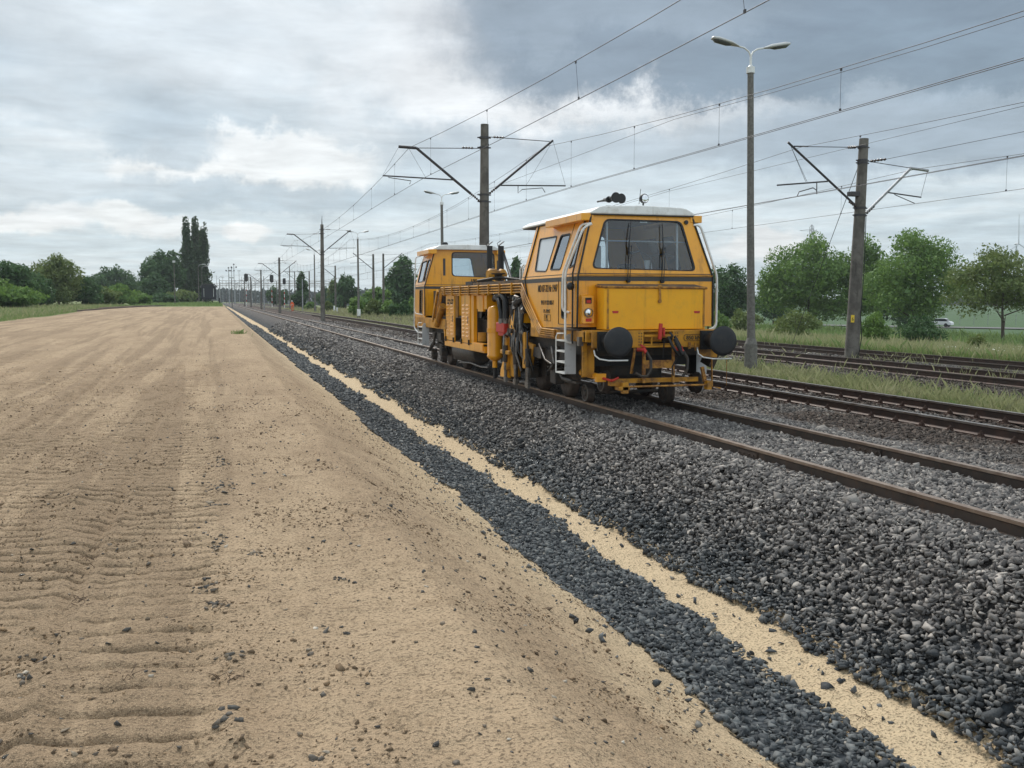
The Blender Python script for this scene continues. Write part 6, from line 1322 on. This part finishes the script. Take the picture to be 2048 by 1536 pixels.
# lettering on the side
def side_text(body, pl, pr, h, X=5.497, bold=.0):
    a = S(*pl, X); b = S(*pr, X); cu_w = abs(a[1]-b[1]); rot = Matrix(((0, 0, -1), (-1, 0, 0), (0, 1, 0)))
    o = text_mesh('lettering', body, h*1.38, M['text'], R_, R_, a, rot, bold=bold); w = max(v.co.x for v in o.data.vertices)-min(v.co.x for v in o.data.vertices); o.data.transform(Matrix.Diagonal((cu_w/w, 1, 1, 1))); return o
side_text('MD 07-32 Nr 1947', (1076, 584), (1114, 581), .125, bold=.0015)
side_text('99 51 9 222 003-7', (1082, 609), (1107, 607), .075, bold=.002)
side_text('PL-PPMT', (1087, 626), (1100, 625), .07); side_text('PL', (1091, 640), (1095, 640), .09)
mb = MB(); a = S(1089, 629); b = S(1101, 642); y0, y1, z0, z1 = a[1], b[1], a[2], b[2]; mb.tube([(5.496, y0, z0), (5.496, y1, z0), (5.496, y1, z1), (5.496, y0, z1), (5.496, y0, z0)], .005, 4); mb.build('lettering_border', M['text'], R_)
# ---- rear cab
YR = 27.10
wr = rloop([front_pt(904, 552, YR, 0.02), front_pt(990, 555, YR, .02), front_pt(988, 506, YR, .02), front_pt(903.5, 504.5, YR, .02)], .10, 4)
R1 = rloop([side_pt(835.5, 565), side_pt(845, 564), side_pt(855, 521), side_pt(844.5, 525)], .06)
R2 = rloop([side_pt(846.2, 563), side_pt(850.0, 562), side_pt(862, 519), side_pt(856.5, 521)], .05)
cab(YR, 28.55, .02, wr, [R1, R2], True, -1)
lw = rloop([S(839, 626), S(844.5, 627), S(845.5, 580), S(839.5, 580)], .06)
for s in (-1, 1):
    m = lambda p: (p[0] if s < 0 else 2*XC-p[0], p[1], p[2]); mb = MB()
    mb.panel([m(p) for p in [(5.5, YR+.036, 1.22), (5.5, 28.55, 1.22), (5.5, 28.55, ZW), (5.5, YR+.036, ZW)]], [[m(p) for p in lw]], (s, 0, 0), .035); w = mb.build('lower_side_wall', M['orange'], R_); window(w, R_, [m(p) for p in lw], (s, 0, 0))
waist(YR, 28.55); roof(YR-.12, 28.75, hwt+.02)
for s in (-1, 1):
    mb = MB(); mb.bx(XC+s*(hwt-.02), XC+s*(hwt+.22), 26.98, 28.6, 2.96, 3.08); mb.build('gutter_box', M['rusty'] if s > 5 else M['orange'], R_, bevel=.01)
    mb = MB(); mb.tube([(XC+s*(hwt+.01), YR-.01, ZT), (XC+s*(HW+.01), YR-.01, ZW), (XC+s*(HW+.01), YR-.01, 1.27)], .015, 6); mb.build('corner_seal', M['black'], R_)
mb = MB(); a = front_pt(888.5, 517, YR, .02, -.01); b = front_pt(888.5, 551, YR, .02, -.01); mb.box(((a[0]+b[0])/2, a[1], (a[2]+b[2])/2), (.06, .02, a[2]-b[2])); a = front_pt(996, 521, YR, .02, -.01); b = front_pt(996, 545, YR, .02, -.01); mb.box((a[0], a[1], (a[2]+b[2])/2), (.06, .02, a[2]-b[2])); mb.build('grab_slot', M['band'], R_)
mb = MB(); c = atY(893, 485, 27.6); mb.disc((c[0], 27.8, 3.22), (0, 0, 1), [(0, .09), (.06, .09), (.10, .06)], 12); mb.build('roof_vent', M['black'], R_)
text_mesh('lettering', '190  190', .13, M['text'], R_, R_, Fy(941, 564.5, YR-.012), Euler((math.pi/2, 0, 0)).to_matrix(), bold=.003)
rail_tube(soft([(5.62, 28.3, 2.95), (5.50, 28.40, 2.92), S(829.5, 572, 5.41), S(828.5, 655, 5.41), S(836, 665, 5.47)]))
rail_tube(soft([S(829, 618, 5.41), S(831, 627, 5.41), S(845, 629, 5.47)]), r=.012)
rail_tube(soft([(5.68, 27.5, 2.93), (5.60, 27.6, 2.90), (5.43, 27.95, 2.4)]), r=.012)
steps(27.0, 27.6, 1.05, .46)
mb = MB(); mb.bx(5.50, 5.57, 24.4, 28.6, .96, 1.22); mb.bx(5.5, 7.84, 28.55, 28.65, .9, 1.25); mb.build('rear_solebar', M['ochre'], R_, bevel=.01)
for s in (-1, 1): MB().disc((XC+s*.875, 28.65, 1.06), (0, 1, 0), [(0, .11), (.3, .1), (.31, .08), (.5, .08), (.51, .22), (.56, .22)], 20).build('rear_buffer', M['disc'], R_)
# recess behind the diagonal: small doorway with inner pillar
MB().bx(5.85, 5.87, 24.6, 27.0, 1.25, 2.0).build('recess_wall', M['ochre'], R_)
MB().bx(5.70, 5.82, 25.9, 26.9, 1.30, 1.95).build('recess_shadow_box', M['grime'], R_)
# ---- engine compartment between the cabs
def P5(px, z, X=5.5): return S(px, 640, X)[1]
ya, yb, yc, yd, ye = P5(892, 1), P5(908.5, 1), P5(923, 1), P5(939.5, 1), P5(968, 1)
for (y0, y1) in ((ya, yb), (yc, yd)):
    mb = MB(); mb.bx(5.50, 5.53, y1, y0, .72, 1.80); pn = mb.build('louvred_panel', M['orange'], R_); mb = MB(); W_ = y0-y1
    for cx in (.27, .73):
        for i in range(9): yy = y1+W_*cx; z = .86+i*.088; mb.add([(5.5, yy-W_*.16, z), (5.5, yy+W_*.16, z), (5.5, yy+W_*.14, z+.035), (5.5, yy-W_*.14, z+.035), (5.478, yy-W_*.15, z+.004), (5.478, yy+W_*.15, z+.004)], [(0, 4, 5, 1), (4, 3, 2, 5), (0, 3, 4), (1, 5, 2)])
    sub(mb, 'louvres', M['orange'], pn, R_)
    mb = MB(); yy = y1+.10; mb.tube([(5.49, yy, 1.18), (5.475, yy, 1.18), (5.475, yy, 1.32), (5.49, yy, 1.32)], .008, 5); sub(mb, 'handle', M['steel'], pn, R_)
    mb = MB(); 
    for yy in (y1+.02, y0-.05): mb.bx(5.465, 5.50, yy, yy+.03, .68, .80)
    sub(mb, 'latch', M['grime'], pn, R_)
side_text('190-190', (894.5, 603), (906, 602), .06, bold=.002); side_text('NR 1947', (894.5, 609), (906, 608), .06, bold=.002)
mb = MB(); mb.bx(5.50, 5.58, ye, P5(889, 1), .56, .70); mb.prism([(5.5, P5(889, 1), .70), (5.5, P5(889, 1)+.12, .96), (5.5, P5(889, 1)+.0, .96)], (.06, 0, 0)); mb.build('side_skirt', M['orange'], R_, bevel=.01)
mb = MB(); mb.bx(5.47, 5.50, ye+.02, P5(946, 1), .60, .75); mb.bx(5.48, 5.62, ye, P5(946, 1), .745, .76); mb.build('skirt_tray', M['orange'], R_)
mb = MB(); mb.bx(5.5, 5.56, ye, P5(889, 1), 1.80, 1.86); mb.bx(5.52, 5.60, yd-.28, yd-.02, .72, 1.80); mb.bx(5.54, 5.60, P5(952, 1), P5(962, 1), 1.45, 1.80); mb.bx(5.56, 5.8, P5(968, 1), P5(948, 1), 1.50, 1.80); mb.build('bay_frame', M['orange'], R_)
mb = MB(); mb.bx(6.05, 7.6, 18.4, 24.6, .75, 1.95); mb.build('engine_block', M['grime'], R_, bevel=.03)
mb = MB(); rr5 = random.Random(9)
for i in range(16):
    y = rr5.uniform(20.9, 24.2); z = rr5.uniform(.85, 1.7); mb.disc((6.04, y, z), (-1, 0, 0), [(0, rr5.uniform(.06, .14)), (rr5.uniform(.06, .22), rr5.uniform(.04, .1))], 10)
mb.build('engine_parts', M['steel'], R_)
for i in range(3): MB().tube([(5.9, 21.0+i*.3, .8), (5.75, 21.1+i*.3, 1.1+i*.1), (5.95, 21.2+i*.35, 1.5)], .022, 6).build('pipe', M['grime'], R_)
MB().tube([(5.70, 21.6, .78), (5.70, 21.6, .98)], .12, 12).build('oil_filter', M['ochre'], R_)
# deck and equipment on it
mb = MB(); mb.bx(5.55, 7.79, 17.9, 25.3, 1.98, 2.04); mb.bx(5.62, 7.6, 18.2, 22.2, 2.04, 2.09); mb.build('deck', M['deck'], R_)
mb = MB()
for i in range(14): mb.box((rr5.uniform(5.7, 7.4), rr5.uniform(18.3, 24.8), 2.10), (rr5.uniform(.1, .4), rr5.uniform(.2, .8), rr5.uniform(.03, .09)), (0, 0, rr5.uniform(-.3, .3)))
mb.build('deck_fittings', M['grime'], R_)
for px, Y in ((979.5, 23.0), (1002, 22.2)):
    a = atY(px, 552, Y); zt_ = atY(px, 492, Y)[2]; mb = MB(); mb.tube([(a[0], Y, 2.05), (a[0], Y, zt_)], .068, 14); ex = mb.build('exhaust_pipe', M['black'], R_); mb = MB(); mb.box((a[0], Y, zt_+.05), (.16, .14, .012), (0, math.radians(-38), 0)); mb.tube([(a[0]-.07, Y, zt_), (a[0]-.09, Y, zt_+.06), (a[0]+.0, Y, zt_+.12)], .008, 4); sub(mb, 'rain_flap', M['black'], ex, R_)
a = atY(1006, 505, 22.2); b = atY(1022, 556, 21.2); MB().tube([tuple(a), tuple(b)], .035, 8).build('stay', M['black'], R_)
a = atY(983, 549, 22.0); mb = MB(); mb.disc((a[0]-.12, 21.9, a[2]), (1, .2, 0), [(0, .09), (.05, .13), (.2, .13), (.22, .10), (.3, .10), (.32, .13), (.42, .12), (.48, .05)], 18); mb.build('turbocharger', M['ochre'], R_)
a = atY(1003, 553, 21.5); mb = MB(); mb.disc((a[0]-.1, 21.4, a[2]+.0), (0, 0, 1), [(-.1, .07), (.04, .09), (.05, .16), (.07, .16)], 16); mb.box((a[0]+.25, 21.2, 2.14), (.3, .3, .12)); mb.tube([(a[0]-.5, 21.7, 2.12), (a[0]-.1, 21.3, 2.2), (a[0]+.4, 20.6, 2.10)], .03, 6); mb.build('manifold', M['grime'], R_)
mb = MB()
for k in range(3): y = 18.5+k*.16; mb.tube([(5.72, y, 2.08), (5.72, y, 2.30), (5.78, y, 2.38), (5.9, y, 2.38), (5.95, y, 2.28)], .016, 6)
mb.build('filler_pipes', M['white'], R_)
mb = MB(); mb.bx(5.75, 6.3, 18.25, 18.6, 2.05, 2.30); mb.bx(6.4, 7.3, 18.3, 19.2, 2.05, 2.22); mb.build('valve_box', M['grime'], R_, bevel=.02)
# bundle of four hydraulic pipes along the side, dropping diagonally at both ends
for k in range(4):
    z = 2.00-k*.052; x_ = 5.47; mb = MB(); y1 = 17.90+k*.02; y2 = 24.9-k*.05
    mb.tube([(x_, 28.0-.0*k-2.6, 1.10), (x_, 25.6-k*.04, 1.2-k*.02), (x_, y2, z), (x_, y1+.3, z), (x_, y1, z), (x_, 17.62+k*.05, z-.22), (x_, 16.9+k*.045, 1.30-k*.03), (x_, 16.72+k*.03, 1.20-k*.035), (x_, 16.0, 1.19-k*.035)], .0165, 6); mb.build('hydraulic_pipe', M['ochre'], R_)
mb = MB()
for i in range(8): y = 18.5+i*.85; mb.bx(5.44, 5.455, y, y+.05, 1.80, 2.03); mb.bx(5.455, 5.52, y+.01, y+.04, 1.80, 2.03)
mb.build('pipe_clamps', M['ochre'], R_)
MB().bx(5.49, 5.51, 17.9, 24.9, 1.86, 2.03).build('pipe_backing', M['deck'], R_)
mb = MB(); a = S(874, 650, 5.46); b = S(886, 612, 5.46); mb.cyl((5.46, a[1], a[2]), (5.46, b[1], b[2]), .085, n=14); mb.build('tilted_cylinder', M['ochre'], R_)
mb = MB(); mb.box((5.50, 25.75, 1.55), (.05, .10, 1.0), (math.radians(38), 0, 0)); mb.build('diagonal_brace', M['ochre'], R_)
# air reservoir
yv = 20.32; xv = 5.62; mb = MB(); mb.disc((xv, yv, .42), (0, 0, 1), [(0, .06), (.02, .10), (.08, .165), (.12, .172), (.13, .16), (.95, .16), (1.08, .155), (1.13, .13), (1.16, .06), (1.17, .02)], 24); mb.disc((xv, yv, 1.02), (0, 0, 1), [(0, .172), (.09, .172)], 24); mb.cyl((xv, yv, .42), (xv, yv, .28), .055, n=12); mb.build('air_reservoir', M['orange'], R_)
MB().cyl((xv, yv, .28), (xv, yv, .05), .04, n=8).build('drain_tube', M['black'], R_)
# tamping unit
mb = MB(); mb.tube([S(988, 600, 5.75), S(990, 594, 5.6), S(998, 600, 5.5), S(1002, 625, 5.5), S(1003, 640, 5.5)], .050, 8); mb.tube([S(995, 592, 5.6), S(1003, 588, 5.5), S(1011, 600, 5.5), S(1012, 625, 5.5), S(1012, 640, 5.5)], .062, 8); mb.build('thick_hose', M['black'], R_)
mb = MB(); c = S(1007, 655, 5.56); mb.bx(5.48, 5.72, c[1]-.30, c[1]+.30, c[2]-.10, c[2]+.10); mb.bx(5.5, 5.7, c[1]-.2, c[1]+.2, c[2]-.17, c[2]+.12); mb.build('valve_block', M['redp'], R_, bevel=.02)
mb = MB()
for px in (1003, 1012): c = S(px, 642, 5.5); mb.cyl((5.5, c[1], c[2]-.05), (5.5, c[1], c[2]+.05), .06, n=12)
mb.build('hose_fitting', M['steel'], R_)
c = S(1028, 652, 5.56); mb = MB(); mb.disc((5.62, c[1], c[2]), (-1, 0, 0), [(0, .28), (.05, .30), (.10, .24), (.12, .10)], 24)
mb.v = [(v[0], v[1]*1.0, c[2]+(v[2]-c[2])*1.12) for v in mb.v]; mb.build('flywheel_cover', M['orange'], R_, bevel=0)
mb = MB(); y_ = c[1]; mb.bx(5.60, 5.75, y_+.15, y_+.85, .18, 1.35); mb.bx(5.52, 5.66, y_+.42, y_+.62, .30, .95); mb.bx(5.50, 5.68, y_+.15, y_+.80, .62, .70); mb.build('tamping_frame', M['ochre'], R_, bevel=.015)
mb = MB(); mb.prism([(5.54, y_+.95, .14), (5.54, y_+.45, .14), (5.54, y_+.5, .40), (5.54, y_+.75, .46), (5.54, y_+.9, .3)], (.1, 0, 0)); mb.build('lower_guide', M['orange'], R_, bevel=.015)
mb = MB(); y_ = S(1052, 700, 5.55)[1]; mb.bx(5.52, 5.60, y_-.03, y_+.14, .42, 1.1); mb.prism([(5.58, y_-.35, .88), (5.58, y_+.05, .92), (5.58, y_+.05, .50), (5.58, y_-.18, .48)], (.06, 0, 0)); mb.build('tine_arm', M['ochre'], R_, bevel=.01)
mb = MB()
for k in range(26):
    mb = MB(); y = rr5.uniform(17.7, 19.2); z = rr5.uniform(.95, 1.75); mb.disc((rr5.uniform(5.62, 5.8), y, z), (rr5.uniform(-1, -.2), rr5.uniform(-.6, .6), rr5.uniform(-.6, .6)), [(0, rr5.uniform(.04, .11)), (rr5.uniform(.08, .22), rr5.uniform(.03, .09))], 10); mb.build('vibration_drive', M['grime' if k % 3 else 'steel'], R_)
for k in range(30):
    y = rr5.uniform(17.6, 19.3); z = rr5.uniform(1.0, 1.8); dy = rr5.uniform(-.35, .35); MB().tube([(5.8, y, z), (5.52, y+dy*.3, z-.06), (5.50, y+dy*.7, z-.4), (5.6, y+dy, z-rr5.uniform(.5, .8))], rr5.choice((.014, .02, .026)), 6).build('hydraulic_hose', M['black'] if k % 4 else M['steel'], R_)
for k, px in enumerate((1017, 1029, 1037, 1050, 1062)):
    a = S(px, 722, 5.58); b = S(px-1, 752, 5.58); x_ = 5.52+(k % 2)*.10; mb = MB(); y_ = a[1]; mb.tube([(x_, y_, .80), (x_, y_, .46)], .055, 10, .045); tn = mb.build('tine_holder', M['grime'], R_)
    mb = MB(); mb.tube([(x_, y_, .45), (x_, y_+.01, .14)], .034, 10, .028); mb.box((x_, y_+.01, .12), (.05, .16, .10)); sub(mb, 'tine', M['steel'], tn, R_)
mb = MB(); 
for k in range(3): mb.disc((5.80, 20.1-k*.75, .09), (0, 0, 1), [(0, .16), (.035, .17), (.05, .08)], 16)
mb.build('rail_clamp_roller', M['steel'], R_)
MB().bx(5.85, 7.5, 17.6, 20.6, .30, 1.8).build('tamping_bank_core', M['grime'], R_)
# ---- wheels, axle boxes, springs
for (y, r) in ((16.55, .37), (18.0, .37), (24.05, .37), (25.7, .37)):
    for s in (0, 1):
        x_ = X1+s*G; f = -1 if s == 0 else 1; mb = MB(); mb.disc((x_+f*.05, y, r), (-f, 0, 0), [(0, r*.75), (.01, r), (.10, r), (.11, r+.03), (.135, r+.02)], 32); wl = mb.build('wheel', M['wheel'], R_); mb = MB(); mb.disc((x_+f*.10, y, r), (-f, 0, 0), [(0, .10), (.05, .14), (.06, .2)], 16); sub(mb, 'hub', M['grime'], wl, R_)
for y in (16.55, 18.0, 24.05, 25.7):
    mb = MB(); mb.bx(5.62, 5.80, y-.14, y+.14, .24, .56); mb.bx(5.60, 5.78, y-.34, y+.34, .60, .66); mb.build('axle_box', M['grime'], R_, bevel=.02)
    for d in (-.26, .26):
        mb = MB(); P_ = [(5.68+.06*math.cos(a), y+d+.06*math.sin(a), .42+.26*a/(2*math.pi*4)) for a in [i*math.pi/5 for i in range(40)]]; mb.tube(P_, .013, 5); mb.build('spring', M['grime'], R_)
for y0 in (15.9, 24.2):
    mb = MB(); mb.bx(5.60, 5.66, y0, y0+2.4, .66, .84); mb.tube([(5.58, y0+.2, .9), (5.56, y0+.45, .55), (5.60, y0+.7, .5)], .03, 6); mb.tube([(5.58, y0+1.9, .85), (5.54, y0+2.0, .5)], .035, 6); mb.box((5.58, y0+1.1, .76), (.12, .2, .2)); mb.build('bogie_frame', M['grime'], R_)
mb = MB(); mb.tube([(5.52, 17.0, .92), (5.50, 16.6, .66), (5.52, 16.3, .60)], .018, 6); mb.tube([(5.52, 16.3, .9), (5.50, 16.1, .62)], .022, 6); mb.build('brake_rod', M['steel'], R_)
small_wheel(X1, 27.85, .165, .155, hub='grime'); small_wheel(X1, 26.6, .17, .16, hub='grime')
mb = MB(); mb.tube([(5.8, 27.9, .3), (5.75, 27.2, .5), (5.8, 26.3, .45)], .05, 6); mb.build('trolley_frame', M['grime'], R_); mb = MB(); mb.disc((5.75, 22.9, .48), (0, 1, 0), [(-1.0, .2), (-.9, .26), (.9, .26), (1.0, .2)], 18); mb.build('underslung_tank', M['grime'], R_)
mb = MB(); mb.tube([(5.6, 23.2, .22), (5.58, 22.3, .26), (5.6, 21.4, .22), (5.6, 20.8, .25)], .02, 6); mb.build('chain', M['steel'], R_)
# ------------------------------------------------------------------ haze: one even body of air round everything
hm = bpy.data.materials.new('haze'); hm.use_nodes = True; N = NT(hm.node_tree); N.n.clear()
pv = N.new('ShaderNodeVolumePrincipled'); pv.inputs['Color'].default_value = (0.88, 0.94, 1.0, 1); pv.inputs['Density'].default_value = 0.0002; pv.inputs['Anisotropy'].default_value = 0.0
ho = N.new('ShaderNodeOutputMaterial'); N.l.new(pv.outputs[0], ho.inputs['Volume'])
tag(MB().bx(-700, 1300, -60, 1300, -4.4, 78).build('haze', hm, None), 'thin summer haze over the railway and fields', 'haze', kind='stuff')
